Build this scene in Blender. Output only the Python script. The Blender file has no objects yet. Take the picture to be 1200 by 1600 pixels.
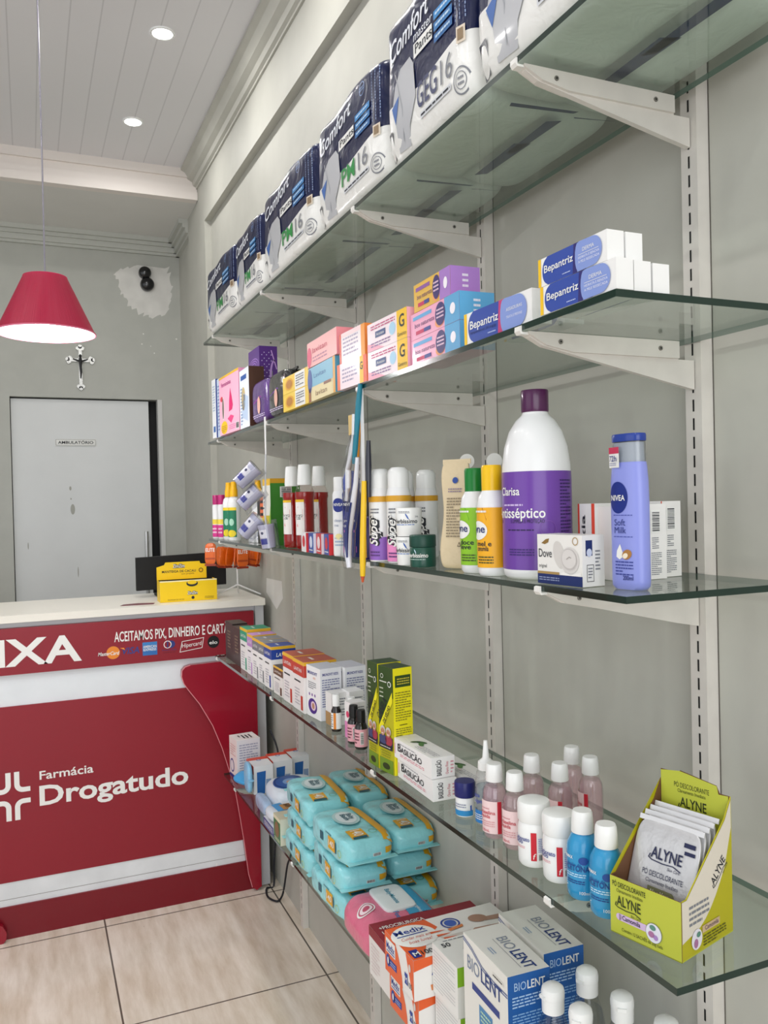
import bpy, math, random
from mathutils import Vector, Matrix
from mathutils.geometry import tessellate_polygon
random.seed(7)
SC = bpy.context.scene
COL = SC.collection
PI = math.pi

# ------------------------------------------------------------------ camera, world, light, exposure
def hexc(h):
    h = h.lstrip('#')
    c = [int(h[i:i + 2], 16) / 255 for i in (0, 2, 4)]
    return tuple(x / 12.92 if x <= .04045 else ((x + .055) / 1.055) ** 2.4 for x in c)

yaw, pitch, roll, FPX = .4025, -.012, -.0235, 1300.
fw = Vector((math.sin(yaw) * math.cos(pitch), math.cos(yaw) * math.cos(pitch), math.sin(pitch)))
r0 = Vector((math.cos(yaw), -math.sin(yaw), 0)); u0 = r0.cross(fw)
rt = r0 * math.cos(roll) + u0 * math.sin(roll)
up = u0 * math.cos(roll) - r0 * math.sin(roll)
cam = bpy.data.objects.new('camera', bpy.data.cameras.new('camera'))
COL.objects.link(cam)
M = Matrix((rt, up, -fw)).transposed().to_4x4(); M.translation = (-.8715, 0, 1.5)
cam.matrix_world = M
cam.data.sensor_fit = 'HORIZONTAL'; cam.data.sensor_width = 36; cam.data.lens = 36 * FPX / 1200
cam.data.clip_start = .02
SC.camera = cam

SC.view_settings.view_transform = 'Standard'; SC.view_settings.look = 'None'
SC.view_settings.gamma = 1; SC.view_settings.use_curve_mapping = False
SC.view_settings.exposure = 0.06
W = bpy.data.worlds.new('world'); SC.world = W; W.use_nodes = True
W.node_tree.nodes['Background'].inputs[0].default_value = (.93, .97, 1, 1)
W.node_tree.nodes['Background'].inputs[1].default_value = .42

def area(name, loc, target, sx, sy, power, col=(1, 1, 1), shape='RECTANGLE'):
    l = bpy.data.lights.new(name, 'AREA'); l.shape = shape; l.size = sx; l.size_y = sy; l.energy = power; l.color = col
    o = bpy.data.objects.new(name, l); COL.objects.link(o); o.location = loc
    o.rotation_euler = (Vector(target) - Vector(loc)).to_track_quat('-Z', 'Y').to_euler()
    return o
# daylight through the open shopfront behind and to the left of the camera
area('daylight_shopfront', (-1.7, -2.3, 1.6), (-.9, 3, 1.4), 3.0, 2.6, 62, (.96, .98, 1))
area('daylight_street_side', (-3.9, .9, 1.7), (0, 1.7, 1.2), 3.2, 2.4, 22, (.97, .98, 1))
DOWNLIGHTS = [(-.389, 3.056), (-.403, 3.847), (-.39, 2.26), (-.39, 1.47), (-.39, .68), (-.39, -.1), (-1.7, 3.0), (-1.7, 2.2), (-1.7, 1.4), (-1.7, .6), (-1.7, -.2)]
DL_POWER = 3.8

# ------------------------------------------------------------------ calibrated layout of the shelves
UY = [.8933, 1.4678, 2.1636, 2.8266]          # uprights, nearest first
SH = {1: (2.0491, 2.0815, .2994, .2837), 2: (1.7173, 1.7281, .3019, .2754), 3: (1.391, 1.3831, .2802, .2786),
      4: (.9929, .987, .2745, .2973), 5: (.5412, .5316, .2335, .2477)}
def zs(i, y): a = SH[i]; return a[0] + (a[1] - a[0]) * (y - .8) / 2     # glass top height
def ds(i, y): a = SH[i]; return a[2] + (a[3] - a[2]) * (y - .8) / 2     # glass front distance from the wall
GT = .008

# ------------------------------------------------------------------ materials
_mc = {}
def P(h, rough=.5, metal=0., coat=0., bump=0., bscale=60., trans=0., ior=1.45, vary=.0, emit=0.):
    key = (h, rough, metal, coat, bump, bscale, trans, vary, emit)
    if key in _mc: return _mc[key]
    m = bpy.data.materials.new('paint_' + h.strip('#')); m.use_nodes = True
    nt = m.node_tree; b = nt.nodes['Principled BSDF']; c = hexc(h)
    b.inputs['Base Color'].default_value = (*c, 1)
    b.inputs['Roughness'].default_value = rough; b.inputs['Metallic'].default_value = metal
    b.inputs['Coat Weight'].default_value = coat; b.inputs['Coat Roughness'].default_value = .08
    b.inputs['Transmission Weight'].default_value = trans; b.inputs['IOR'].default_value = ior
    if emit:
        b.inputs['Emission Color'].default_value = (*c, 1); b.inputs['Emission Strength'].default_value = emit
    if bump or vary:
        tc = nt.nodes.new('ShaderNodeTexCoord'); n = nt.nodes.new('ShaderNodeTexNoise')
        n.inputs['Scale'].default_value = bscale; n.inputs['Detail'].default_value = 4
        nt.links.new(tc.outputs['Object'], n.inputs['Vector'])
        if bump:
            bp = nt.nodes.new('ShaderNodeBump'); bp.inputs['Strength'].default_value = bump; bp.inputs['Distance'].default_value = .01
            nt.links.new(n.outputs['Fac'], bp.inputs['Height']); nt.links.new(bp.outputs['Normal'], b.inputs['Normal'])
        if vary:
            r = nt.nodes.new('ShaderNodeMapRange'); r.inputs[1].default_value = .3; r.inputs[2].default_value = .7
            r.inputs[3].default_value = 1 - vary; r.inputs[4].default_value = 1 + vary * .4
            mx = nt.nodes.new('ShaderNodeMix'); mx.data_type = 'RGBA'; mx.blend_type = 'MULTIPLY'; mx.inputs[0].default_value = 1
            mx.inputs[6].default_value = (*c, 1)
            nt.links.new(n.outputs['Fac'], r.inputs[0]); nt.links.new(r.outputs[0], mx.inputs[7]); nt.links.new(mx.outputs[2], b.inputs['Base Color'])
    _mc[key] = m
    return m

def thin(name, col, gloss=.04, rough=.03, ior=1.5, edge=1.0, milky=0., milk=(1, 1, 1)):
    """clear sheet: see-through, with Fresnel reflection; col is what one wall lets through"""
    m = bpy.data.materials.new(name); m.use_nodes = True; nt = m.node_tree; nt.nodes.clear()
    o = nt.nodes.new('ShaderNodeOutputMaterial'); t = nt.nodes.new('ShaderNodeBsdfTransparent'); g = nt.nodes.new('ShaderNodeBsdfGlossy')
    t.inputs[0].default_value = (*col, 1); g.inputs['Roughness'].default_value = rough
    f0 = nt.nodes.new('ShaderNodeLayerWeight'); f = nt.nodes.new('ShaderNodeMath'); f.operation = 'POWER'; f.inputs[1].default_value = 5
    nt.links.new(f0.outputs['Facing'], f.inputs[0])
    a = nt.nodes.new('ShaderNodeMath'); a.operation = 'MULTIPLY_ADD'; a.inputs[1].default_value = edge * .9; a.inputs[2].default_value = gloss
    a.use_clamp = True
    mx = nt.nodes.new('ShaderNodeMixShader')
    nt.links.new(f.outputs[0], a.inputs[0]); nt.links.new(a.outputs[0], mx.inputs[0])
    if milky:                                   # cloudy: part of the light is scattered
        df = nt.nodes.new('ShaderNodeBsdfDiffuse'); df.inputs[0].default_value = (*milk, 1); mk = nt.nodes.new('ShaderNodeMixShader'); mk.inputs[0].default_value = milky
        nt.links.new(t.outputs[0], mk.inputs[1]); nt.links.new(df.outputs[0], mk.inputs[2]); t = mk
    nt.links.new(t.outputs[0], mx.inputs[1]); nt.links.new(g.outputs[0], mx.inputs[2]); nt.links.new(mx.outputs[0], o.inputs[0])
    return m
GLASS = thin('shelf_glass', (.85, .90, .87))
EDGE = P('#06281F', .12, coat=.4)
CLEAR = thin('clear_plastic', (.975, .98, .985), .05, .05)
CLEARG = thin('clear_blister', (.96, .96, .97), .05, .08)
LIQ = thin('clear_liquid', (.93, .95, .97), .04, .02, 1.2)
PINKLIQ = thin('pink_liquid', (.985, .91, .925), .05, .03, 1.2, milky=.22, milk=(.93, .60, .66))
WHITE = P('#EDEDEA', .45); WPL = P('#EFF0EF', .3, coat=.2); CARD = P('#E9E7E2', .5)
INK = P('#20242C', .5); GREY = P('#7D8088', .5); LGREY = P('#B4B6BA', .5); NAVY = P('#17245C', .35)
MET = P('#D6D1CA', .42, vary=.06, bscale=25)      # white painted shelf metal
DARK = P('#0B0B0C', .6)

# ------------------------------------------------------------------ mesh builder
EPS = .00035
_gc = {}
def glyphs(s, bold):
    k = (s, bold)
    if k not in _gc:
        cu = bpy.data.curves.new('t', 'FONT'); cu.body = s; cu.resolution_u = 3; cu.offset = bold
        ob = bpy.data.objects.new('t', cu); me = bpy.data.meshes.new_from_object(ob)
        vs = [(v.co.x, v.co.y) for v in me.vertices]; fs = [tuple(p.vertices) for p in me.polygons]
        bpy.data.objects.remove(ob); bpy.data.curves.remove(cu); bpy.data.meshes.remove(me)
        _gc[k] = (vs, fs)
    return _gc[k]

class B:
    def __init__(s): s.v = []; s.f = []; s.m = []; s.mats = []
    def mi(s, mat):
        if mat not in s.mats: s.mats.append(mat)
        return s.mats.index(mat)
    def add(s, vs, fs, mat):
        n = len(s.v); i = s.mi(mat)
        s.v += [tuple(p) for p in vs]; s.f += [tuple(n + k for k in f) for f in fs]; s.m += [i] * len(fs)
        return s
    def quad(s, a, b, c, d, mat): return s.add([a, b, c, d], [(0, 1, 2, 3)], mat)
    def box(s, lo, hi, mat, near=None, top=None, front=None):
        x0, y0, z0 = lo; x1, y1, z1 = hi
        V = [(x0, y0, z0), (x1, y0, z0), (x1, y1, z0), (x0, y1, z0), (x0, y0, z1), (x1, y0, z1), (x1, y1, z1), (x0, y1, z1)]
        for f, mm in (((0, 3, 2, 1), None), ((4, 5, 6, 7), top), ((0, 1, 5, 4), near), ((2, 3, 7, 6), None), ((1, 2, 6, 5), None), ((3, 0, 4, 7), front)):
            s.add([V[k] for k in f], [(0, 1, 2, 3)], mm or mat)
        return s
    def prism(s, pts, axis, a, b, mat):
        """pts in the plane across axis ('y': (x,z), 'x': (y,z), 'z': (x,y)), pushed from a to b"""
        def q(p, t): return {'y': (p[0], t, p[1]), 'x': (t, p[0], p[1]), 'z': (p[0], p[1], t)}[axis]
        n = len(pts); V = [q(p, a) for p in pts] + [q(p, b) for p in pts]
        tri = tessellate_polygon([[Vector((p[0], p[1], 0)) for p in pts]])
        F = [tuple(t) for t in tri] + [tuple(n + k for k in reversed(t)) for t in tri]
        F += [(i, (i + 1) % n, n + (i + 1) % n, n + i) for i in range(n)]
        return s.add(V, F, mat)
    def lathe(s, prof, mat, n=32, sx=1, sy=1, c=(0, 0, 0), cap=True, axis='z'):
        V = []; F = []
        for r, z in prof:
            for k in range(n):
                a = 2 * PI * k / n; x, y = r * math.cos(a) * sx, r * math.sin(a) * sy
                p = (x, y, z) if axis == 'z' else ((x, z, y) if axis == 'y' else (z, x, y))
                V.append((p[0] + c[0], p[1] + c[1], p[2] + c[2]))
        for i in range(len(prof) - 1):
            for k in range(n): F.append((i * n + k, i * n + (k + 1) % n, (i + 1) * n + (k + 1) % n, (i + 1) * n + k))
        if cap:
            F.append(tuple(range(n - 1, -1, -1))); F.append(tuple((len(prof) - 1) * n + k for k in range(n)))
        return s.add(V, F, mat)
    def smooth(s, pts, n=6):
        P4 = [Vector(p) for p in pts]; out = []
        for i in range(len(P4) - 1):
            a, b, c, d = P4[max(i - 1, 0)], P4[i], P4[i + 1], P4[min(i + 2, len(P4) - 1)]
            for k in range(n):
                t = k / n; out.append(.5 * ((2 * b) + (c - a) * t + (2 * a - 5 * b + 4 * c - d) * t * t + (3 * b - a - 3 * c + d) * t ** 3))
        return out + [P4[-1]]
    def tube(s, pts, r, mat, n=8):
        pts = [Vector(p) for p in pts]; V = []; F = []
        for i, p in enumerate(pts):
            d = (pts[min(i + 1, len(pts) - 1)] - pts[max(i - 1, 0)]).normalized()
            h = Vector((0, 0, 1)) if abs(d.z) < .9 else Vector((1, 0, 0))
            a = d.cross(h).normalized(); b = d.cross(a)
            rr = r[i] if isinstance(r, (list, tuple)) else r
            V += [p + (a * math.cos(2 * PI * k / n) + b * math.sin(2 * PI * k / n)) * rr for k in range(n)]
        for i in range(len(pts) - 1):
            for k in range(n): F.append((i * n + k, (i + 1) * n + k, (i + 1) * n + (k + 1) % n, i * n + (k + 1) % n))
        F.append(tuple(range(n))); F.append(tuple((len(pts) - 1) * n + k for k in range(n - 1, -1, -1)))
        return s.add(V, F, mat)
    # printing on a surface S(u, v, layer)
    def rect(s, S, u0, v0, u1, v1, mat, k=1, nu=1, nv=1):
        V = [S(u0 + (u1 - u0) * i / nu, v0 + (v1 - v0) * j / nv, k) for j in range(nv + 1) for i in range(nu + 1)]
        F = [(j * (nu + 1) + i, j * (nu + 1) + i + 1, (j + 1) * (nu + 1) + i + 1, (j + 1) * (nu + 1) + i) for j in range(nv) for i in range(nu)]
        return s.add(V, F, mat)
    def ell(s, S, cu, cv, ru, rv, mat, k=1, n=24, rot=0., rings=2):
        V = [S(cu, cv, k)]; F = []; c, d = math.cos(rot), math.sin(rot)
        for j in range(1, rings + 1):
            for i in range(n):
                a = 2 * PI * i / n; x, y = ru * math.cos(a) * j / rings, rv * math.sin(a) * j / rings
                V.append(S(cu + x * c - y * d, cv + x * d + y * c, k))
        for i in range(n): F.append((0, 1 + i, 1 + (i + 1) % n))
        for j in range(rings - 1):
            for i in range(n):
                a = 1 + j * n; F.append((a + i, a + n + i, a + n + (i + 1) % n, a + (i + 1) % n))
        return s.add(V, F, mat)
    def ring(s, S, cu, cv, ru, rv, t, mat, k=1, n=28, a0=0., a1=2 * PI):
        V = []; F = []
        for i in range(n + 1):
            a = a0 + (a1 - a0) * i / n
            V += [S(cu + (ru - t) * math.cos(a), cv + (rv - t) * math.sin(a), k), S(cu + ru * math.cos(a), cv + rv * math.sin(a), k)]
        for i in range(n): F.append((2 * i, 2 * i + 1, 2 * i + 3, 2 * i + 2))
        return s.add(V, F, mat)
    def poly(s, S, pts, mat, k=1):
        tri = tessellate_polygon([[Vector((p[0], p[1], 0)) for p in pts]])
        return s.add([S(p[0], p[1], k) for p in pts], [tuple(t) for t in tri], mat)
    def line(s, S, pts, t, mat, k=1):
        n = len(pts); shut = n > 2 and math.hypot(pts[0][0] - pts[-1][0], pts[0][1] - pts[-1][1]) < 1e-9; V = []
        def un(p, q):
            L = math.hypot(q[0] - p[0], q[1] - p[1]) or 1; return ((q[0] - p[0]) / L, (q[1] - p[1]) / L)
        for i in range(n):
            e0 = un(pts[i - 1], pts[i]) if i else (un(pts[-2], pts[-1]) if shut else un(pts[0], pts[1]))
            e1 = un(pts[i], pts[i + 1]) if i < n - 1 else (un(pts[0], pts[1]) if shut else e0)
            mx, my = -(e0[1] + e1[1]), e0[0] + e1[0]; q = max(.35, (mx * mx + my * my) / 2) ; f = t / 2 / q
            V += [S(pts[i][0] - mx * f, pts[i][1] - my * f, k), S(pts[i][0] + mx * f, pts[i][1] + my * f, k)]
        return s.add(V, [(2 * i, 2 * i + 2, 2 * i + 3, 2 * i + 1) for i in range(n - 1)], mat)
    def text(s, S, body, u, v, h, mat, w=None, rot=0., bold=0., sh=0., al='l', k=2):
        vs, fs = glyphs(body, bold)
        if not vs: return s
        x0 = min(p[0] for p in vs); x1 = max(p[0] for p in vs)
        ky = h / .70; kx = (w / (x1 - x0)) if w else ky
        W_ = (x1 - x0) * kx; off = {'l': 0, 'c': -W_ / 2, 'r': -W_}[al]; c, d = math.cos(rot), math.sin(rot)
        V = []
        for x, y in vs:
            a = (x - x0) * kx + off + sh * y * ky; b = y * ky
            V.append(S(u + a * c - b * d, v + a * d + b * c, k))
        return s.add(V, fs, mat)
    def fine(s, S, u0, v0, u1, v1, n, mat, k=1, fill=.45, gaps=True):
        """lines of print too small to read: short strokes"""
        p = (v1 - v0) / n
        for i in range(n):
            v = v1 - p * (i + .5); u = u0; e = u1 if i % 4 != 3 else u0 + (u1 - u0) * random.uniform(.4, .8)
            while u < e:
                l = (u1 - u0) * random.uniform(.08, .22) if gaps else u1 - u0
                s.rect(S, u, v - p * fill / 2, min(u + l, e), v + p * fill / 2, mat, k); u += l + (u1 - u0) * .03
        return s
    def bars(s, S, u0, v0, u1, v1, mat=None, k=2, vert=True):
        s.rect(S, u0, v0, u1, v1, WHITE, k); L = (u1 - u0) if vert else (v1 - v0); t = L * .06
        while t < L * .92:
            w = L * random.choice((.025, .05, .035))
            if vert: s.rect(S, u0 + t, v0 + (v1 - v0) * .12, u0 + t + w, v1 - (v1 - v0) * .06, mat or INK, k + 1)
            else: s.rect(S, u0 + (u1 - u0) * .12, v0 + t, u1 - (u1 - u0) * .06, v0 + t + w, mat or INK, k + 1)
            t += w + L * .035
        return s
    def puff(s, w, d, h, mat, n=5., div=20, warp=None):
        """soft package: d along x, w along y, h along z, base at z=0, centred in x and y"""
        for ax in range(3):
            for sg in (-1, 1):
                V = []; F = []
                for i in range(div + 1):
                    for j in range(div + 1):
                        a, b = math.sin((-1 + 2 * i / div) * PI / 2), math.sin((-1 + 2 * j / div) * PI / 2)
                        p = [0, 0, 0]; p[ax] = sg; p[(ax + 1) % 3] = a * sg; p[(ax + 2) % 3] = b
                        q = sum(abs(c) ** n for c in p) ** (-1 / n)
                        p = [c * q for c in p]
                        P_ = Vector((p[0] * d / 2, p[1] * w / 2, p[2] * h / 2 + h / 2))
                        V.append(warp(P_) if warp else P_)
                for i in range(div):
                    for j in range(div):
                        a = i * (div + 1) + j; F.append((a, a + div + 1, a + div + 2, a + 1))
                s.add(V, F, mat)
        return s
    def build(s, name, parent=None, loc=None, rotz=0., smooth=True, ang=40, merge=False):
        me = bpy.data.meshes.new(name); me.from_pydata(s.v, [], s.f)
        for m in s.mats: me.materials.append(m)
        me.polygons.foreach_set('material_index', s.m)
        if merge:
            import bmesh
            bm = bmesh.new(); bm.from_mesh(me); bmesh.ops.remove_doubles(bm, verts=bm.verts, dist=1e-5); bm.to_mesh(me); bm.free()
        if smooth:
            me.polygons.foreach_set('use_smooth', [True] * len(me.polygons)); me.set_sharp_from_angle(angle=math.radians(ang))
        me.update()
        o = bpy.data.objects.new(name, me); COL.objects.link(o)
        if parent: o.parent = parent
        if loc is not None: o.location = loc
        if rotz: o.rotation_euler = (0, 0, rotz)
        return o

def pl(O, U, V):
    O, U, V = Vector(O), Vector(U), Vector(V); N = U.cross(V).normalized()
    return lambda u, v, k=1: O + U * u + V * v + N * (k * EPS)
def cyl(rad, a0, z0=0., c=(0, 0), sx=1., sy=1.):
    def S(u, v, k=1):
        r = rad(v + z0) if callable(rad) else rad
        a = a0 + u / (r0_ if callable(rad) else r); r += k * EPS
        return Vector((c[0] + r * math.cos(a) * sx, c[1] + r * math.sin(a) * sy, z0 + v))
    r0_ = rad(z0) if callable(rad) else rad
    return S
def prof_r(prof):
    def f(z):
        for (r1, z1), (r2, z2) in zip(prof, prof[1:]):
            if z1 <= z <= z2 and z2 > z1: return r1 + (r2 - r1) * (z - z1) / (z2 - z1)
        return prof[-1][0] if z > prof[-1][1] else prof[0][0]
    return f
def tag(o, label, cat, group=None):
    o['label'] = label; o['category'] = cat
    if group: o['group'] = group
    return o
def thing(name, label, cat, loc, rotz=0., group=None, rot=None):
    o = bpy.data.objects.new(name, None); COL.objects.link(o); o.location = loc
    o.rotation_euler = rot or (0, 0, rotz); o.empty_display_size = .02
    return tag(o, label, cat, group)
def struct(o): o['kind'] = 'structure'; return o

# ------------------------------------------------------------------ the room
def wall_mat(h, vary=.05):
    return P(h, .62, bump=.04, bscale=9., vary=vary)
WALLC = wall_mat('#BCBBB2'); FARC = wall_mat('#B6B7B0'); CEIL = P('#BDBBB8', .6, vary=.04, bscale=5)
YW = 5.05
def floor_mat():
    m = bpy.data.materials.new('floor_tile'); m.use_nodes = True; nt = m.node_tree; b = nt.nodes['Principled BSDF']; L = nt.links.new
    tc = nt.nodes.new('ShaderNodeTexCoord'); sp = nt.nodes.new('ShaderNodeSeparateXYZ'); L(tc.outputs['Object'], sp.inputs[0])
    def edge(out, off, pitch):
        a = nt.nodes.new('ShaderNodeMath'); a.operation = 'ADD'; a.inputs[1].default_value = off; L(out, a.inputs[0])
        p = nt.nodes.new('ShaderNodeMath'); p.operation = 'PINGPONG'; p.inputs[1].default_value = pitch / 2; L(a.outputs[0], p.inputs[0])
        return p.outputs[0]
    ex = edge(sp.outputs[0], .04, .62); ey = edge(sp.outputs[1], -3.135 + 6.3, .63)
    mn = nt.nodes.new('ShaderNodeMath'); mn.operation = 'MINIMUM'; L(ex, mn.inputs[0]); L(ey, mn.inputs[1])
    lt = nt.nodes.new('ShaderNodeMath'); lt.operation = 'LESS_THAN'; lt.inputs[1].default_value = .0028; L(mn.outputs[0], lt.inputs[0])
    mp = nt.nodes.new('ShaderNodeMapping'); mp.inputs['Scale'].default_value = (14, 2.2, 1); L(tc.outputs['Object'], mp.inputs[0])
    n = nt.nodes.new('ShaderNodeTexNoise'); n.inputs['Scale'].default_value = 1.6; n.inputs['Detail'].default_value = 8; n.inputs['Roughness'].default_value = .62; L(mp.outputs[0], n.inputs['Vector'])
    cr = nt.nodes.new('ShaderNodeValToRGB'); e = cr.color_ramp
    e.elements[0].position = .3; e.elements[0].color = (*hexc('#CDBFAB'), 1); e.elements[1].position = .68; e.elements[1].color = (*hexc('#EFE7DB'), 1)
    L(n.outputs['Fac'], cr.inputs[0])
    n2 = nt.nodes.new('ShaderNodeTexNoise'); n2.inputs['Scale'].default_value = 160; L(tc.outputs['Object'], n2.inputs['Vector'])
    g2 = nt.nodes.new('ShaderNodeMath'); g2.operation = 'GREATER_THAN'; g2.inputs[1].default_value = .765; L(n2.outputs['Fac'], g2.inputs[0])
    m2 = nt.nodes.new('ShaderNodeMix'); m2.data_type = 'RGBA'; m2.inputs[7].default_value = (*hexc('#6B5F53'), 1); L(g2.outputs[0], m2.inputs[0]); L(cr.outputs[0], m2.inputs[6])
    mx = nt.nodes.new('ShaderNodeMix'); mx.data_type = 'RGBA'; mx.inputs[7].default_value = (*hexc('#5E564C'), 1)
    L(lt.outputs[0], mx.inputs[0]); L(m2.outputs[2], mx.inputs[6]); L(mx.outputs[2], b.inputs['Base Color'])
    b.inputs['Roughness'].default_value = .28
    return m
struct(B().box((-4.2, -2.4, -.05), (.12, YW + .1, 0), floor_mat()).build('floor'))
# right wall: panelled part behind the shelves, the raised border around it, dark joints beside the uprights
w = B().box((0, -2.4, 0), (.1, 4.17, 3.4), WALLC)
for y in UY: w.box((-.0006, y - .0168, 0), (0.001, y - .0156, 2.12), P('#5F5B54', .8))
w.poly(lambda u, v, k=1: Vector((-.0004, u, v)), [(3.27, 1.205), (3.05, 1.209), (3.04, 1.145), (3.13, 1.093), (3.28, 1.147)], P('#DDDCD8', .7))
struct(w.build('wall_right'))
def slope(y, z0): return z0 + (y - 2.7) * .0266          # the ceiling line climbs slightly
t = B()
t.prism([(-2.4, slope(-2.4, 2.885)), (4.17, slope(4.17, 2.885)), (4.17, 0), (4.62, 0), (4.62, 3.4), (-2.4, 3.4)], 'x', -.032, 0, WALLC)
struct(t.build('trim_1'))
t = B().box((-.012, 4.62, 0), (.1, YW + .1, 3.2), WALLC)
struct(t.build('trim_2'))
ct = B()
for y0, y1, zc in ((-2.4, 4.37, 3.19),):
    prof = [(-.032, -.1), (-.032, 0), (-.115, 0), (-.115, -.012), (-.095, -.022), (-.078, -.05), (-.056, -.062), (-.052, -.085), (-.04, -.09), (-.04, -.1)]
    for (a, b), (c, d) in zip(prof, prof[1:] + prof[:1]):
        ct.quad((a, y0, slope(y0, zc) + b), (a, y1, slope(y1, zc) + b), (c, y1, slope(y1, zc) + d), (c, y0, slope(y0, zc) + d), WALLC)
struct(ct.build('trim_3'))
# ceiling of PVC boards with fine grooves running away from the camera
cm = bpy.data.materials.new('ceiling_boards'); cm.use_nodes = True; nt = cm.node_tree; b = nt.nodes['Principled BSDF']
b.inputs['Roughness'].default_value = .42
tc = nt.nodes.new('ShaderNodeTexCoord'); sp = nt.nodes.new('ShaderNodeSeparateXYZ'); nt.links.new(tc.outputs['Object'], sp.inputs[0])
pg = nt.nodes.new('ShaderNodeMath'); pg.operation = 'PINGPONG'; pg.inputs[1].default_value = .05; nt.links.new(sp.outputs[0], pg.inputs[0])
lt = nt.nodes.new('ShaderNodeMath'); lt.operation = 'LESS_THAN'; lt.inputs[1].default_value = .0025; nt.links.new(pg.outputs[0], lt.inputs[0])
mx = nt.nodes.new('ShaderNodeMix'); mx.data_type = 'RGBA'; mx.inputs[6].default_value = (*hexc('#E0DFE2'), 1); mx.inputs[7].default_value = (*hexc('#CCCBCE'), 1)
nt.links.new(lt.outputs[0], mx.inputs[0]); nt.links.new(mx.outputs[2], b.inputs['Base Color'])
c = B(); y0, y1 = -2.4, 4.37
c.prism([(y0, slope(y0, 3.19)), (y1, slope(y1, 3.19)), (y1, 3.42), (y0, 3.42)], 'x', -4.2, .1, cm)
struct(c.build('ceiling'))
# dropped beam with a stepped cornice and the lower ceiling behind it
c = B()
c.box((-4.2, 4.37, 3.075), (.1, YW + .1, 3.42), P('#DCDAD6', .6, vary=.03, bscale=4))
struct(c.build('trim_4'))
c = B()
for z0, z1, o in ((3.075, 3.115, .052), (3.115, 3.15, .04), (3.15, 3.19, .03), (3.19, 3.235, .045)):
    c.box((-4.2, 4.37 - o, z0), (-.034, 4.37, z1), P('#E6DED8', .55))
struct(c.build('trim_5'))
c = B()
cr = P('#BFC0B9', .6)
for z0, z1, o in ((2.985, 3.0, .02), (3.0, 3.03, .035), (3.03, 3.05, .05), (3.05, 3.075, .07)):
    c.box((-4.2, YW - o, z0), (-.012, YW, z1), cr); c.box((-.012 - o, 4.62, z0), (-.012, YW, z1), cr)
struct(c.build('trim_6'))
# far wall with the doorway
DX0, DX1, DZ = -.958, -.138, 2.135
fwm = B()
fwm.box((-4.2, YW, 0), (DX0, YW + .1, 3.2), FARC); fwm.box((DX1, YW, 0), (.1, YW + .1, 3.2), FARC); fwm.box((DX0, YW, DZ), (DX1, YW + .1, 3.2), FARC)
fwm.box((DX0, YW + .1, 0), (DX1, YW + .14, DZ), DARK)
S = pl((-.22, YW, 2.76), (1, 0, 0), (0, 0, 1))
K = [(-.386, 2.858), (-.343, 2.898), (-.252, 2.921), (-.16, 2.918), (-.08, 2.914), (-.055, 2.84), (-.063, 2.75), (-.071, 2.687), (-.102, 2.64), (-.187, 2.615), (-.234, 2.631), (-.295, 2.679), (-.347, 2.735), (-.363, 2.786)]
pts = []
for i in range(len(K)):
    p, q = K[i], K[(i + 1) % len(K)]
    for t in range(5):
        f = t / 5; j = .016 * random.uniform(-1, 1) * (0 if i in (2, 3) else 1)
        pts.append((p[0] + (q[0] - p[0]) * f + .22 + j * .8, p[1] + (q[1] - p[1]) * f - 2.76 + j))
fwm.poly(S, pts, P('#DEDCD7', .75, vary=.10, bscale=12))
for px, py, rr in ((-.02, -.30, .004), (.03, -.31, .003), (.18, -.26, .005), (-.01, -.24, .004), (.05, -.35, .004)):
    fwm.ell(S, px, py, rr, rr, P('#E2E1DC', .7))
struct(fwm.build('wall_back'))
# door leaf, a little ajar in front of a dark gap
d = thing('door_1', '', '', (DX0 + .004, YW + .03, 0)); del d['label']; del d['category']; d['kind'] = 'structure'
LW = .745
dm = P('#DADCDC', .45, vary=.05, bscale=3)
db = B().box((0, 0, .01), (LW, .035, DZ - .008), dm)
S = pl((0, 0, 0), (1, 0, 0), (0, 0, 1))
for (u, v, a, bb) in ((.30, 1.62, .006, .012), (.302, 1.56, .004, .005), (.31, 1.50, .012, .03), (.33, 1.14, .003, .03), (.07, 1.3, .003, .02)):
    db.ell(S, u, v, a, bb, P('#A7A79F', .7))
leaf = db.build('door_leaf', d)
hb = B().tube([(LW - .035, -.045, .98), (LW - .035, -.045, 1.36)], .011, P('#C9C9C9', .25, 1.))
for z in (1.04, 1.30): hb.tube([(LW - .035, -.045, z), (LW - .035, 0, z)], .007, P('#C9C9C9', .25, 1.))
hb.build('door_handle', leaf)
struct(B().box((DX1 - .022, YW - .004, 0), (DX1 + .004, YW + .06, DZ), P('#CFCFCC', .5)).build('trim_7'))
S = pl((-.728, YW + .0244, 1.862), (1, 0, 0), (0, 0, 1))
sg = B().box((-.728, YW + .0245, 1.862), (-.508, YW + .0285, 1.902), P('#E6E6E2', .4))
sg.ring(S, .11, .02, .0, .0, 0, INK)
for a in ((.003, .003, .217, .0045), (.003, .0355, .217, .037), (.003, .003, .0045, .037), (.2155, .003, .217, .037)): sg.rect(S, *a, INK)
sg.text(S, 'AMBULATÓRIO', .11, .0125, .0155, INK, w=.19, bold=.02, al='c')
tag(sg.build('door_sign'), 'small white sign with black capitals on the grey door', 'sign')
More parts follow.
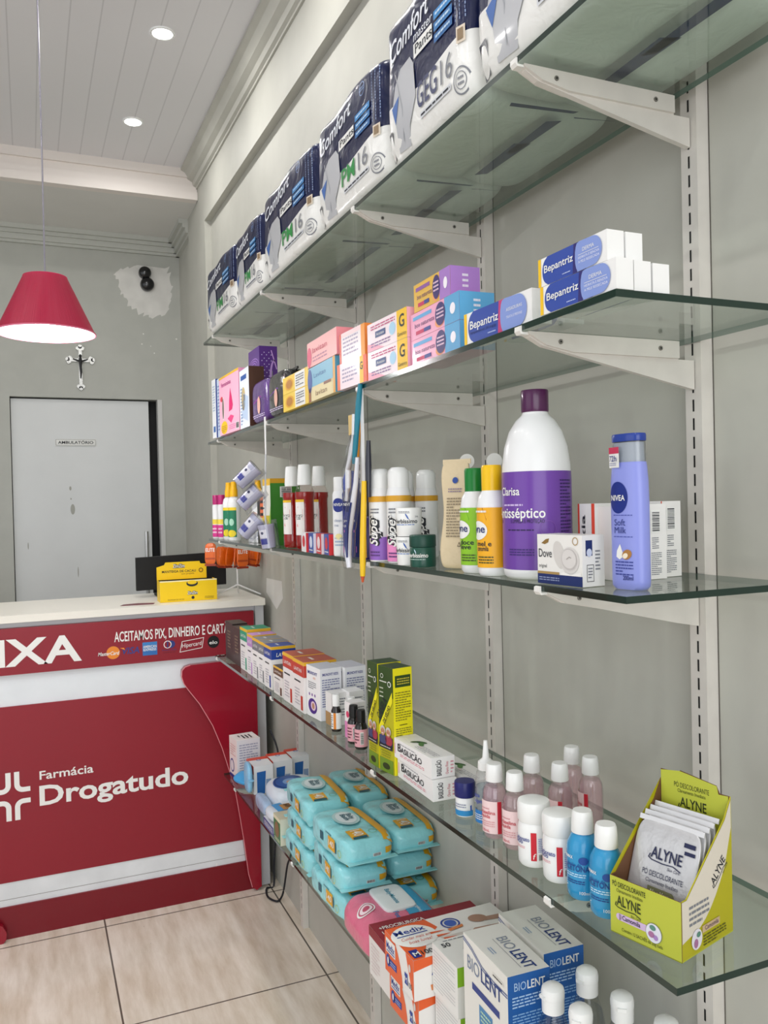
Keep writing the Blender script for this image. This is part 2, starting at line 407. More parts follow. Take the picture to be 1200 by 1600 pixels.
# crucifix
cx = thing('crucifix', 'silver crucifix with trefoil ends hanging above the grey door', 'crucifix', (-.583, YW - .001, 2.2))
SIL = P('#B9B9B6', .3, .9); c = B()
c.prism([(-.009, 0), (.009, 0), (.009, .21), (-.009, .21)], 'y', -.008, 0, SIL)
c.prism([(-.055, .14), (.055, .14), (.055, .158), (-.055, .158)], 'y', -.008, 0, SIL)
for ex, ez in ((0, .215), (0, 0), (-.058, .149), (.058, .149)):
    for k in range(3):
        a = math.atan2(ez - .13, ex) + (k - 1) * 1.5
        c.lathe([(.0115, -.009), (.0115, 0)], SIL, 14, c=(ex + .011 * math.cos(a), 0, ez + .011 * math.sin(a)), axis='y')
c.build('cross', cx)
DS = P('#3E3E3F', .4, .8); f = B()
f.tube([(0, -.015, .165), (0, -.018, .14), (0, -.016, .11), (.002, -.016, .08), (0, -.014, .045)], [.006, .009, .007, .006, .003], DS)
f.tube([(-.04, -.013, .155), (-.02, -.015, .147), (0, -.017, .14), (.02, -.015, .147), (.04, -.013, .155)], [.003, .004, .005, .004, .003], DS)
f.lathe([(.002, .162), (.007, .167), (.008, .173), (.004, .18)], DS, 12, c=(0, -.015, 0))
f.build('figure', cx)
# wall camera: two dark domes
cc = thing('security_camera', 'black two-domed security camera on a patch of unpainted plaster', 'camera', (-.214, YW - .001, 2.842))
BK = P('#0D0D10', .18, coat=.5)
for nm, dz, r in (('upper_dome', .033, .036), ('lower_dome', -.033, .040)):
    c = B(); c.lathe([(r, 0), (r, -.02)] + [(r * math.cos(a * PI / 16), -.02 - r * .7 * math.sin(a * PI / 16)) for a in range(1, 8)] + [(.001, -.02 - r * .7)], BK, 28, c=(.012 if dz < 0 else 0, 0, dz), axis='y')
    c.build(nm, cc)
# downlights
for i, (x, y) in enumerate(DOWNLIGHTS):
    z = slope(y, 3.19)
    vis = i < 2
    if vis:
        t = thing('recessed_downlight', ('round recessed downlight in the grey ceiling, nearer the camera', 'round recessed downlight in the grey ceiling, nearer the stepped beam')[i], 'ceiling light', (x, y, z - .001), group='ceiling downlights')
        B().lathe([(.040, 0), (.045, 0), (.043, -.005), (.036, -.005)], WPL, 32, cap=False).build('rim', t)
        B().lathe([(.036, -.003), (.001, -.004)], P('#FFFFFF', .5, emit=14.), 32).build('lens', t)
    l = bpy.data.lights.new('downlight', 'AREA'); l.shape = 'DISK'; l.size = .085; l.energy = DL_POWER; l.color = (1, .985, .96)
    o = bpy.data.objects.new('downlight_light', l); COL.objects.link(o); o.location = (x, y, z - .012)
    if vis: o.location = (0, 0, -.011); o.parent = t
# pendant lamp
ly = 2.5
lp = thing('pendant_lamp', 'crimson cone-shaded pendant lamp hanging on a thin cord', 'lamp', (-.815, ly, 1.99))
SHADE = bpy.data.materials.new('crimson_shade'); SHADE.use_nodes = True
nt = SHADE.node_tree; b = nt.nodes['Principled BSDF']; b.inputs['Base Color'].default_value = (*hexc('#B41D4C'), 1)
b.inputs['Roughness'].default_value = .35; b.inputs['Transmission Weight'].default_value = .0
tr = nt.nodes.new('ShaderNodeBsdfTranslucent'); tr.inputs[0].default_value = (*hexc('#D0285A'), 1)
mx = nt.nodes.new('ShaderNodeMixShader'); mx.inputs[0].default_value = .45
tc = nt.nodes.new('ShaderNodeTexCoord'); gr = nt.nodes.new('ShaderNodeTexNoise'); gr.inputs['Scale'].default_value = 1
sx = nt.nodes.new('ShaderNodeSeparateXYZ'); nt.links.new(tc.outputs['Object'], sx.inputs[0])
at = nt.nodes.new('ShaderNodeMath'); at.operation = 'ARCTAN2'; nt.links.new(sx.outputs[0], at.inputs[0]); nt.links.new(sx.outputs[1], at.inputs[1])
cb = nt.nodes.new('ShaderNodeCombineXYZ'); mu = nt.nodes.new('ShaderNodeMath'); mu.operation = 'MULTIPLY'; mu.inputs[1].default_value = 40
nt.links.new(at.outputs[0], mu.inputs[0]); nt.links.new(mu.outputs[0], cb.inputs[0]); nt.links.new(cb.outputs[0], gr.inputs['Vector'])
bp = nt.nodes.new('ShaderNodeBump'); bp.inputs['Strength'].default_value = .5; bp.inputs['Distance'].default_value = .004
nt.links.new(gr.outputs['Fac'], bp.inputs['Height']); nt.links.new(bp.outputs[0], b.inputs['Normal'])
out = nt.nodes['Material Output']; nt.links.new(b.outputs[0], mx.inputs[1]); nt.links.new(tr.outputs[0], mx.inputs[2]); nt.links.new(mx.outputs[0], out.inputs[0])
shd = B().lathe([(.130, 0), (.0585, .155), (.058, .158)], SHADE, 64, cap=False).build('lamp_shade', lp)
B().lathe([(.129, .001), (.0575, .154), (.005, .155)], P('#F3EDEA', .6), 64, cap=False).build('shade_lining', shd)
B().lathe([(.131, -.001), (.131, .003), (.128, .003), (.128, -.001), (.131, -.001)], P('#C9657F', .4), 64, cap=False).build('lower_rim', shd)
B().lathe([(.012, .155), (.016, .10), (.016, .085)], WPL, 16).build('socket', lp)
B().lathe([(.014, .086), (.024, .06), (.03, .035), (.026, .014), (.012, .004), (.001, .002)], P('#FFFFFF', .4, emit=30.), 24).build('bulb', lp)
B().tube([(0, 0, .155), (.001, 0, .5), (0, 0, 1.2)], .0022, P('#8D8A96', .3, .4)).build('cord', lp)
l = bpy.data.lights.new('bulb', 'POINT'); l.energy = 5.5; l.shadow_soft_size = .03
o = bpy.data.objects.new('bulb_light', l); COL.objects.link(o); o.parent = lp; o.location = (0, 0, -.03)

# ------------------------------------------------------------------ shelving
ORD = ['nearest the camera', 'second from the camera', 'third from the camera', 'farthest from the camera']
for k, y in enumerate(UY):
    c = B(); zt = 2.10 + (.02 if k else 0)
    c.box((-.021, y - .015, 0), (-.0005, y + .015, zt), MET)
    S = pl((-.021, y, 0), (0, -1, 0), (0, 0, 1)); z = 1.2706 - .0258 * 46
    while z < zt - .02:
        c.rect(S, -.0016, z - .0165, .0016, z, DARK); z += .0258
    o = tag(c.build('slotted_upright', smooth=False), 'slotted white metal upright on the wall, ' + ORD[k], 'shelf upright', 'slotted uprights behind the glass shelves')
SHN = {1: 'top', 2: 'second highest', 3: 'middle', 4: 'second lowest', 5: 'lowest'}
BAYS = ['in the bay nearest the camera', 'on the second upright from the camera', 'on the third upright from the camera', 'on the farthest upright']
YE = {1: .62, 2: .7043, 3: .7255, 4: .6673, 5: .62}; YF = {1: 3.0, 2: 3.0147, 3: 3.0147, 4: 2.86, 5: 3.0}
for i in range(1, 6):
    ya, yb = YE[i], YF[i]; bk = -.05 if i == 1 else -.024
    c = B(); z0, z1 = zs(i, ya), zs(i, yb)
    if i == 1: ba, bb = -.045, -.025
    else: ba = bb = -.0225
    t4 = [(-ds(i, ya), ya, z0), (ba, ya, z0), (bb, yb, z1), (-ds(i, yb), yb, z1)]; b4 = [(p[0], p[1], p[2] - GT) for p in t4]
    c.quad(*t4, GLASS); c.quad(b4[3], b4[2], b4[1], b4[0], GLASS)
    for k in range(4): c.quad(b4[k], b4[(k + 1) % 4], t4[(k + 1) % 4], t4[k], P('#5F776C', .2) if k == 1 else EDGE)
    o = c.build('glass_shelf', smooth=False); tag(o, {1: 'top glass shelf, carrying the navy and white bagged packs', 2: 'glass shelf under the row of pink and blue cartons, second from the top', 3: 'middle glass shelf at eye level, with the tall purple bottle', 4: 'glass shelf seen from above with the lime display box', 5: 'lowest glass shelf, carrying the turquoise packs'}[i], 'shelf', 'glass wall shelves')
    for k, y in enumerate(UY):
        if i == 5 and k == 0: pass
        D = ds(i, y) ; zb = zs(i, y) - GT - .0006
        r = thing('shelf_bracket', 'white metal bracket under the %s glass shelf, %s' % (SHN[i], BAYS[k]), 'bracket', (0, y, zb), group='shelf brackets')
        a = B(); a.prism([(-.0225, -.024), (-.0225, -.064), (-.06, -.057), (-D + .09, -.028), (-D + .03, -.016), (-D + .012, -.006), (-D + .012, -.002), (-.05, -.002), (-.05, -.024)], 'y', -.004, .004, MET); a.build('arm', r, smooth=False)
        h = B(); h.prism([(-.052, 0), (-.052, -.023), (-D + .075, -.023), (-D + .035, -.016), (-D + .008, -.003), (-D + .008, 0)], 'y', -.0085, .0085, MET); hh = h.build('cradle', r, smooth=False)
        e = B(); e.prism([(-D - .0035, .006), (-D - .0005, .007), (-D - .0005, -.001), (-D + .012, -.001), (-D + .012, -.004), (-D - .001, -.004), (-D - .004, 0)], 'y', -.006, .006, P('#E6E4E0', .4)); e.build('end_clip', r)
        for xx in (-D + .055, -.085):
            sc_ = B(); sc_.lathe([(.0032, -.0098), (.0032, -.0085)], P('#8B8781', .4, .6), 12, c=(xx, 0, -.011), axis='y'); sc_.lathe([(.0012, -.0101), (.0012, -.0097)], DARK, 8, c=(xx, 0, -.011), axis='y'); sc_.build('screw', hh)
# ------------------------------------------------------------------ checkout counter
RED = P('#8C1426', .4, coat=.05, vary=.03, bscale=3); RED2 = P('#930B25', .22, coat=.3); RED3 = P('#770A1C', .3); CWH = P('#DCE0E4', .35, vary=.04, bscale=6)
ct = thing('checkout_counter', 'red and white checkout counter with card logos and the pharmacy name on its front', 'counter', (0, 3.2, 0))
B().box((-2.2, .012, .0), (-.04, .40, 1.105), CWH).build('carcass', ct)
B().box((-2.25, -.022, 1.108), (-.033, .46, 1.134), P('#ECE8DE', .35)).build('worktop', ct)
B().box((-.070, -.004, .005), (-.036, .011, 1.106), P('#BFC2C6', .35)).build('corner_post', ct)
S = pl((0, -.012, 0), (1, 0, 0), (0, 0, 1))
c = B().box((-2.2, -.012, .925), (-.078, .012, 1.088), RED)
c.text(S, 'CAIXA', -.712, .957, .092, WHITE, w=.52, bold=.024, al='r')
c.text(S, 'ACEITAMOS PIX, DINHEIRO E CARTÃO', -.599, 1.011, .036, WHITE, w=.44, bold=.014)
# card marks
c.ell(S, -.604, .972, .0235, .0235, P('#E8892B', .4)); c.text(S, 'MasterCard', -.657, .964, .013, WHITE, w=.072, bold=.014, sh=.2, k=3)
c.text(S, 'VISA', -.577, .963, .024, P('#2C3C86', .4), w=.066, bold=.014, sh=.2); c.poly(S, [(-.580, .987), (-.566, .987), (-.562, .978)], P('#E8892B', .4), 3)
c.rect(S, -.500, .951, -.447, 1.000, P('#3C7FC0', .4)); c.rect(S, -.500, .951, -.447, .966, P('#2F6CB2', .4), 2)
c.text(S, 'AMERICAN', -.4735, .979, .009, WHITE, w=.048, bold=.014, al='c', k=3); c.text(S, 'EXPRESS', -.4735, .968, .009, WHITE, w=.046, bold=.014, al='c', k=3)
c.ell(S, -.398, .985, .017, .0145, P('#2B3576', .4)); c.ell(S, -.409, .985, .0145, .0145, WHITE, 2); c.ell(S, -.409, .985, .0115, .0115, RED, 3); c.rect(S, -.4115, .973, -.4065, .997, P('#2B3576', .4), 4)
c.text(S, 'Diners Club', -.403, .962, .006, P('#2B3576', .4), w=.052, al='c'); c.fine(S, -.426, .952, -.380, .958, 1, P('#6E1226', .5))
q = [(-.364, .952), (-.281, .962), (-.274, 1.0), (-.355, .991)]
c.line(S, q + q[:1], .0022, WHITE, 2)
c.text(S, 'Hipercard', -.356, .967, .016, WHITE, w=.073, rot=.08, sh=.15)
c.ell(S, -.237, .980, .0225, .0235, P('#101014', .4)); c.text(S, 'elo', -.253, .972, .013, WHITE, w=.031, bold=.014, k=3)
c.build('header_panel', ct)
c = B().box((-2.2, .003, .812), (-.078, .012, .925), P('#E6EBF0', .3, vary=.05, bscale=8))
c.build('upper_band', ct)
c = B().box((-2.2, -.004, .197), (-.078, .012, .813), RED)
S = pl((0, -.004, 0), (1, 0, 0), (0, 0, 1))
c.text(S, 'Farmácia', -.864, .543, .030, WHITE, w=.181, bold=.014); c.text(S, 'Drogatudo', -.866, .452, .068, WHITE, w=.522, bold=.024)
for sx_, sz in ((1, 1), (-1, 1), (1, -1), (-1, -1)):          # cross emblem of four curved strokes
    X = lambda u: -.952 + sx_ * u
    Z = lambda v: .497 + sz * v
    p1 = [(X(.057), Z(.020)), (X(.034), Z(.020))] + [(X(.034 - .020 * math.sin(a)), Z(.040 - .020 * math.cos(a))) for a in [k * PI / 12 for k in range(1, 7)]] + [(X(.014), Z(.085))]
    c.line(S, p1, .017, WHITE, 2)
c.build('front_panel', ct)
c = B().box((-2.2, -.001, .113), (-.078, .012, .197), P('#E2E6EA', .35, vary=.08, bscale=10)); S = pl((0, -.001, 0), (1, 0, 0), (0, 0, 1))
c.rect(S, -2.1, .136, -.08, .1375, P('#77726C', .7)); c.ell(S, -.245, .118, .003, .006, P('#EDEDED', .4))
c.build('lower_band', ct)
B().box((-2.2, -.008, 0), (-.078, .012, .113), RED3).build('kickboard', ct)
cv = [(-.078, .015), (-.098, .004), (-.115, .018), (-.129, .073), (-.143, .2), (-.157, .30), (-.173, .406), (-.195, .49), (-.219, .575), (-.253, .666), (-.299, .752), (-.340, .81), (-.356, .835), (-.364, .862), (-.362, .885), (-.35, .898), (-.33, .903), (-.078, .908)]
c = B().prism(cv, 'y', -.034, -.005, RED2)
S = pl((0, -.034, 0), (1, 0, 0), (0, 0, 1)); c.line(S, cv[2:17], .003, P('#D9868F', .4), 1)
c.build('curved_side_fin', ct)
B().prism([(-1.15, .0), (-.995, .0), (-.985, .012), (-.983, .035), (-.995, .06), (-1.02, .075), (-1.15, .08)], 'y', -.034, -.009, RED2).build('curved_side_fin', ct)
CT = 1.1343
# monitor seen from the back, in front of the door
m = thing('monitor', 'black monitor standing on the counter behind the yellow display box', 'monitor', (-.30, 3.5, CT), rot=(0, 0, 0))
BLK = P('#040405', .6)
B().box((-.10, -.04, 0), (.10, .09, .008), BLK).build('stand_base', m)
B().box((-.025, .03, .008), (.025, .05, .10), BLK).build('stand_neck', m)
B().prism([(-.180, .028), (.186, .034), (.186, .172), (-.180, .162)], 'y', 0, .028, BLK).build('screen_housing', m)
# yellow display box of lip balm
YEL = P('#F2CB12', .4); YEL2 = P('#EAB90A', .4)
y = thing('display_box', 'yellow open display box with a raised header on the white counter top', 'display box', (-.312, 3.262, CT))
S = pl((-.109, 0, 0), (1, 0, 0), (0, 0, 1))
c = B(); c.box((-.109, 0, 0), (.109, .002, .080), YEL); c.box((-.109, .002, 0), (-.107, .08, .080), YEL); c.box((.107, .002, 0), (.109, .08, .080), YEL); c.box((-.107, .002, 0), (.107, .08, .002), YEL)
c.box((-.109, -.0005, .077), (.109, .012, .081), P('#F3E8B8', .5))
def zim(c, S, u, v, h):
    c.text(S, 'ZimZim', u, v, h, INK, w=h * 3.6, bold=.100, al='c', k=2, sh=.1); c.text(S, 'ZimZim', u, v, h, WHITE, w=h * 3.5, bold=.014, al='c', k=3, sh=.1)
zim(c, S, .122, .026, .011); c.ell(S, .124, .013, .006, .006, INK, 2); c.text(S, 'MANTEIGA DE CACAU', .028, .006, .005, P('#6A5208', .5), w=.062); c.ell(S, .122, .068, .022, .012, INK, 2); c.ell(S, .122, .072, .018, .008, YEL, 3)
c.fine(S, .17, .006, .205, .016, 2, P('#8A7010', .5))
c.build('tray', y)
c = B(); c.prism([(-.109, .08), (.085, .08), (.085, .117), (.085, .136), (.062, .138), (.058, .148), (-.075, .148), (-.08, .138), (-.109, .13)], 'y', .0795, .082, YEL)
S = pl((-.109, .0795, 0), (1, 0, 0), (0, 0, 1))
zim(c, S, .085, .126, .013); c.text(S, 'MANTEIGA DE CACAU', .02, .107, .009, INK, w=.132, bold=.014); c.text(S, 'com própolis', .095, .098, .006, P('#7A4A10', .5), w=.05); c.ell(S, .172, .112, .009, .009, P('#5A4408', .5)); c.ell(S, .172, .112, .006, .006, YEL2, 2)
c.build('header_card', y)
c = B()
for k in range(9): c.box((-.10 + k * .0225, .012, .004), (-.08 + k * .0225, .075, .074), YEL2)
c.build('inner_packs', y)
tag(B().prism([(-.57, 3.245), (-.45, 3.235), (-.44, 3.275), (-.50, 3.30), (-.555, 3.285)], 'z', CT, CT + .0008, P('#7C4A52', .5)).build('leaflet'), 'small dark red leaflet lying on the counter top', 'leaflet')
# wire stand with orange sachets
ws = thing('wire_stand', 'white wire tripod stand on the counter holding orange sachets', 'stand', (-.105, 3.33, CT))
WM = P('#DCDDDD', .35); c = B()
c.tube([(0, 0, .045), (0, 0, .205)], .0035, WM); c.build('pole', ws)
for a in (2.75, -.25, 1.3):
    B().tube([(0, 0, .046), (.092 * math.cos(a), .092 * math.sin(a), .003)], .0032, WM).build('foot', ws)
ORA = P('#D9600F', .3, coat=.3, bump=.3, bscale=90); ORD_ = P('#8E2A08', .35, coat=.2)
def sachet(label, loc, rot, txt, s=1., group='orange sachets on the wire stand'):
    t = thing('sachet', label, 'sachet', loc, rot=rot, group=group)
    c = B(); c.puff(.042 * s, .010 * s, .078 * s, ORA, 4, 6, warp=lambda p: Vector((p.x * max(.05, 1 - abs((p.z - .039 * s) / (.039 * s)) ** 4), p.y, p.z)))
    S = pl((-.0053 * s, .021 * s, 0), (0, -1, 0), (0, 0, 1))
    if txt: c.text(S, 'ELITE', .004 * s, .046 * s, .013 * s, WHITE, w=.034 * s, bold=.014)
    c.rect(S, .003 * s, .018 * s, .039 * s, .024 * s, P('#A84010', .4)); c.build('pouch', t)
    B().box((-.0012, -.021 * s, -.006 * s), (.0012, .021 * s, .002), ORD_).build('lower_seal', t)
    return t
for k in range(14):
    a = -2.6 + k * .40; rr = .058
    lab = 'orange sachet with white capitals facing out from the wire stand' if k == 4 else 'orange sachet hanging edge-on in the bunch on the wire stand'
    if k == 4: sachet(lab, (-.105 + .005, 3.33 - .075, 1.256), (0, 0, PI / 2 + .1), True, 1.15)
    else: sachet(lab, (-.105 + rr * math.cos(a) * 1.25, 3.33 + rr * math.sin(a) * .8, 1.258), (.12 * math.cos(a), .1, a + 1.2), False)
sachet('single orange sachet hanging from the far corner of the middle shelf', (-.272, 3.03, 1.288), (0, .12, PI / 2 - .5), True, 1.0, 'single sachet')
# cable loop on the floor by the counter
c = B(); c.tube(c.smooth([(-.030, 3.16, .62), (-.020, 3.10, .56), (-.022, 3.08, .48), (-.022, 3.12, .30), (-.026, 3.165, .10), (-.03, 3.168, .006), (-.06, 3.16, .006), (-.075, 3.09, .006), (-.055, 3.04, .006), (-.034, 3.05, .01), (-.028, 3.03, .05), (-.026, 2.98, .16), (-.026, 2.92, .24), (-.026, 2.9, .40)]), .0038, P('#1B1E26', .5))
tag(c.build('power_cable'), 'black power cable looped on the floor beside the red counter', 'cable')
# ------------------------------------------------------------------ cartons
def carton(label, A, Bp, i, h, d, face, near=None, top=None, z0=None, dec=None, name='carton', cat='box', group=None, back=None):
    """A: far lower front corner (x,y); Bp: near lower front corner; d: depth towards the wall"""
    A, Bp = Vector(A), Vector(Bp); e = A - Bp; w = e.length - .0012; ang = math.atan2(-e.x, e.y)
    if z0 is None: z0 = zs(i, (A.y + Bp.y) / 2) + .0008 + abs(SH[i][1] - SH[i][0]) * .25 * w
    m = lambda c: P(c, .42, coat=.08) if isinstance(c, str) else c
    face = m(face); near = m(near or face); top = m(top or face)
    b = B(); b.box((0, 0, 0), (d, w, h), m(back) if back else face, near, top, face)
    F = pl((0, w, 0), (0, -1, 0), (0, 0, 1)); N = pl((0, 0, 0), (1, 0, 0), (0, 0, 1)); T = pl((0, w, h), (0, -1, 0), (1, 0, 0))
    if dec: dec(b, F, N, T, w, h, d)
    # tuck flap line at the near end
    o = b.build(name, None, (Bp.x, Bp.y + .0006, z0), ang, smooth=False)
    return tag(o, label, cat, group)
C = lambda h, r=.45: P(h, r)
# ---- second shelf from the top
def d1(b, F, N, T, w, h, d):
    b.rect(F, w * .3, h * .1, w * .8, h * .2, C('#2B62A8')); b.fine(F, w * .2, h * .45, w * .8, h * .9, 10, C('#9DB0C8'))
carton('slim white carton with a blue edge at the far end of the second highest shelf', (-.290, 2.84), (-.288, 2.785), 2, .197, .06, '#E9EBEE', '#1E3C86', dec=d1)
carton('slim pale blue carton beside the tall pink carton', (-.285, 2.78), (-.284, 2.735), 2, .192, .06, '#C7D6EA', '#22397F', dec=lambda b, F, N, T, w, h, d: b.fine(F, w * .2, h * .1, w * .8, h * .9, 14, C('#5C7FB6')))
def d2(b, F, N, T, w, h, d):
    b.rect(F, 0, h * .965, w, h, C('#E7B62E')); b.text(F, 'feminina', w * .12, h * .82, h * .075, C('#B23A86'), w=w * .5, bold=.010)
    b.ell(F, w * .13, h * .62, w * .07, h * .045, C('#D8314E')); b.poly(F, [(w * .5, h * .36), (w * .52, h * .55), (w * .58, h * .75), (w * .64, h * .62), (w * .7, h * .45), (w * .66, h * .38)], C('#D81F69'))
    b.poly(F, [(w * .42, h * .25), (w * .58, h * .30), (w * .74, h * .26), (w * .6, h * .16)], C('#E0407E')); b.ell(F, w * .2, h * .45, w * .06, h * .2, C('#F5F1F2'), 1); b.ell(F, w * .2, h * .45, w * .045, h * .18, C('#7C6A60'), 2)
    b.ell(F, w * .24, h * .12, w * .17, h * .11, C('#F0C31A')); b.fine(F, w * .12, h * .04, w * .36, h * .16, 4, C('#B58912'), 2); b.bars(F, w * .84, h * .03, w * .98, h * .14); b.fine(F, w * .5, h * .05, w * .8, h * .14, 3, C('#D46A9E'))
    b.fine(N, d * .1, h * .15, d * .9, h * .95, 16, C('#C64F8A'))
carton('tall pink carton with a yellow top edge near the far end of its shelf', (-.290, 2.722), (-.283, 2.475), 2, .187, .05, '#F3B3CB', '#EE9FC0', '#E7B62E', dec=d2)
def d3(b, F, N, T, w, h, d):
    b.rect(F, w * .15, h * .82, w * .75, h * .9, C('#2A57A0')); b.ell(F, w * .4, h * .5, w * .2, h * .2, C('#C8B27C')); b.poly(F, [(w * .2, h * .2), (w * .8, h * .1), (w * .9, h * .5), (w * .4, h * .6)], C('#B8CBE4')); b.fine(F, w * .1, h * .05, w * .3, h * .7, 12, C('#6E8FBE'))
carton('white and pale blue carton beside the tall pink one', (-.284, 2.462), (-.285, 2.342), 2, .172, .045, '#E4E9F2', '#4A2A1A', dec=d3)
PUR = P('#5A2E86', .35, coat=.2); PUR2 = P('#8A2F8E', .4)
def d4(b, F, N, T, w, h, d):
    b.ell(F, w * .45, h * .48, w * .28, h * .16, C('#53C0A8')); b.text(F, 'Ultra', w * .45, h * .47, h * .05, WHITE, w=w * .35, al='c')
    for k in range(3): b.ring(F, w * .5, h * .78, w * (.45 - k * .12), h * (.10 - k * .027), .0025, C('#B08AD6'))
    for a in range(5):
        for c in range(12): b.ell(N, d * (.14 + .13 * a), h * (.1 + .072 * c + .03 * (a % 2)), .0016, .0016, C('#D8C8EE'), 1, 8)
    b.rect(N, d * .55, h * .1, d * .72, h * .7, C('#8A8E8A'), 2); b.ring(N, d * .85, h * .62, d * .3, h * .22, .006, C('#C79BE0'), 3, 20, PI / 2, PI)
    b.rect(N, d * .74, h * .05, d * .98, h * .45, C('#8C2C82'), 2); b.line(N, [(d * .74, h * .3), (d * .98, h * .3)], .002, C('#D3A6E6'), 3); b.line(N, [(d * .66, h * .95), (d * .95, h * .72)], .003, C('#D3A6E6'), 3)
carton('tall purple patterned carton rising behind the black wrapped packs', (-.236, 2.535), (-.236, 2.405), 2, .243, .055, PUR, PUR, '#4C2378', dec=d4)
def bag(label, A, Bp, i, h, d, top_mat, low_mat, txt=None, group=None, cat='package'):
    A, Bp = Vector(A), Vector(Bp); w = (A - Bp).length; mid = (A + Bp) / 2
    t = thing('wrapped_pack', label, cat, (mid.x + d / 2, mid.y, zs(i, mid.y) + .001), group=group)
    m = top_mat
    b = B(); b.puff(w, d, h, m, 5, 10)
    S = lambda u, v, k=1: Vector((-d / 2 * (max(1e-4, 1 - abs(2 * u / w) ** 5 - abs(2 * v / h - 1) ** 5)) ** .2 - k * EPS * 2, -u, v))
    b.poly(S, [(-w * .42, h * .06), (w * .42, h * .06), (w * .40, h * .5), (w * .1, h * .62), (-w * .3, h * .5)], low_mat, 1)
    b.ell(S, w * .05, h * .40, w * .09, h * .2, C('#E2B0A0'), 2); b.fine(S, -w * .35, h * .12, w * .35, h * .2, 2, C('#D9C9EA'), 2)
    b.build('film_wrap', t); B().box((-.002, -w * .46, h * .97), (.002, w * .46, h * 1.02), m).build('top_seam', t)
BLKF = P('#141217', .18, coat=.7, bump=.5, bscale=45)
bag('purple pack in clear film, left of the black wrapped pack', (-.284, 2.330), (-.286, 2.155), 2, .118, .062, P('#57307E', .25, coat=.5, bump=.3), PUR2)
bag('glossy black film wrapped pack with a purple lower half', (-.288, 2.145), (-.288, 1.975), 2, .115, .075, BLKF, P('#6B3A94', .35))
def d5(b, F, N, T, w, h, d):
    b.rect(F, w * .50, h * .03, w * .88, h * .97, WHITE); b.ell(F, w * .27, h * .5, w * .17, h * .34, C('#E3A80E')); b.ell(F, w * .27, h * .5, w * .12, h * .25, C('#B9780C'), 2)
    b.fine(F, w * .54, h * .15, w * .84, h * .85, 5, C('#5A5A62'), 2)
for j in (0, 1):
    carton('yellow and white carton with a sun motif, %s of the pair beside the black pack' % ('lower', 'upper')[j], (-.295, 1.966), (-.295, 1.765), 2, .0405, .05, '#F2CE45', '#EFC52E', z0=zs(2, 1.87) + .001 + j * .041, dec=d5, group='sun cartons')
def d6(b, F, N, T, w, h, d):
    b.rect(F, 0, h * .42, w * .92, h, C('#7DB8D2')); b.ell(F, w * .06, h * .62, w * .09, h * .35, C('#2D4E9A'), 2); b.text(F, 'Lavitan', w * .22, h * .66, h * .13, C('#2C5FA0'), w=w * .45); b.rect(F, w * .1, 0, w * .9, h * .40, C('#E9D9A8')); b.text(F, 'lavitan', w * .28, h * .12, h * .15, C('#7A4A1C'), w=w * .42)
    b.rect(F, w * .60, h * .34, w * .86, h * .42, C('#8A5A40'), 3); b.rect(F, w * .93, 0, w, h, C('#E3A23A')); b.rect(F, 0, 0, w * .09, h * .4, C('#9A5C30'), 2)
o = carton('blue and cream carton under the salmon pink one', (-.297, 1.757), (-.301, 1.572), 2, .073, .06, '#E9D9A8', '#5BA6C2', dec=d6)
def d7(b, F, N, T, w, h, d):
    b.text(F, 'lavitan', w * .2, h * .5, h * .22, C('#D0506A'), w=w * .5); b.ell(F, w * .08, h * .4, w * .08, h * .4, C('#D9456B')); b.fine(F, w * .2, h * .12, w * .7, h * .38, 2, C('#B9748C'))
carton('salmon pink carton lying on the blue and cream carton', (-.299, 1.757), (-.301, 1.56), 2, .054, .06, '#F0AFAE', '#EC8F97', z0=zs(2, 1.66) + .0755, dec=d7)
def d8(b, F, N, T, w, h, d):
    b.rect(F, 0, 0, w * .1, h, C('#E8652A')); b.rect(F, w * .78, 0, w * .9, h, C('#F1BE22')); b.text(F, 'G', w * .84, h * .5, h * .28, INK, al='c', bold=.014); b.rect(F, w * .9, 0, w, h, C('#E65A38')); b.fine(F, w * .18, h * .2, w * .7, h * .8, 4, C('#A79AB6'))
carton('white and pink carton with a narrow yellow G stripe, beneath the orange-edged one', (-.303, 1.556), (-.298, 1.412), 2, .050, .06, '#F0DCE4', '#EE7A4A', dec=d8)
def d9(b, F, N, T, w, h, d):
    b.rect(F, 0, 0, w * .08, h, C('#D8503A')); b.rect(F, w * .86, 0, w, h, C('#F09A2A')); b.fine(F, w * .15, h * .2, w * .75, h * .85, 5, C('#B0A4BC')); b.rect(F, w * .1, h * .85, w * .86, h, C('#F6D9DC'))
carton('white carton with orange edges on top of the narrow G striped carton', (-.301, 1.545), (-.297, 1.42), 2, .058, .06, '#F2E9EC', '#EC8A3A', z0=zs(2, 1.48) + .0515, dec=d9)
def dG(b, F, N, T, w, h, d):
    b.rect(F, w * .76, 0, w, h, C('#F2C21C')); b.text(F, 'G', w * .88, h * .42, h * .42, INK, al='c', bold=.014); b.text(F, 'Genérico', w * .88, h * .12, h * .13, INK, w=w * .2, al='c')
    b.poly(F, [(0, 0), (w * .45, 0), (w * .2, h * .2), (0, h * .3)], C('#F0A9BE')); b.rect(F, w * .22, h * .42, w * .48, h * .64, C('#24457E'), 2); b.text(F, 'Acetato', w * .35, h * .48, h * .1, WHITE, w=w * .2, al='c', k=3)
    b.fine(F, w * .1, h * .72, w * .72, h * .9, 2, C('#C0447A'), 2); b.fine(F, w * .1, h * .1, w * .6, h * .3, 2, C('#8A6A9A'), 2); b.ell(F, w * .65, h * .5, w * .08, h * .22, C('#A9D2EC'))
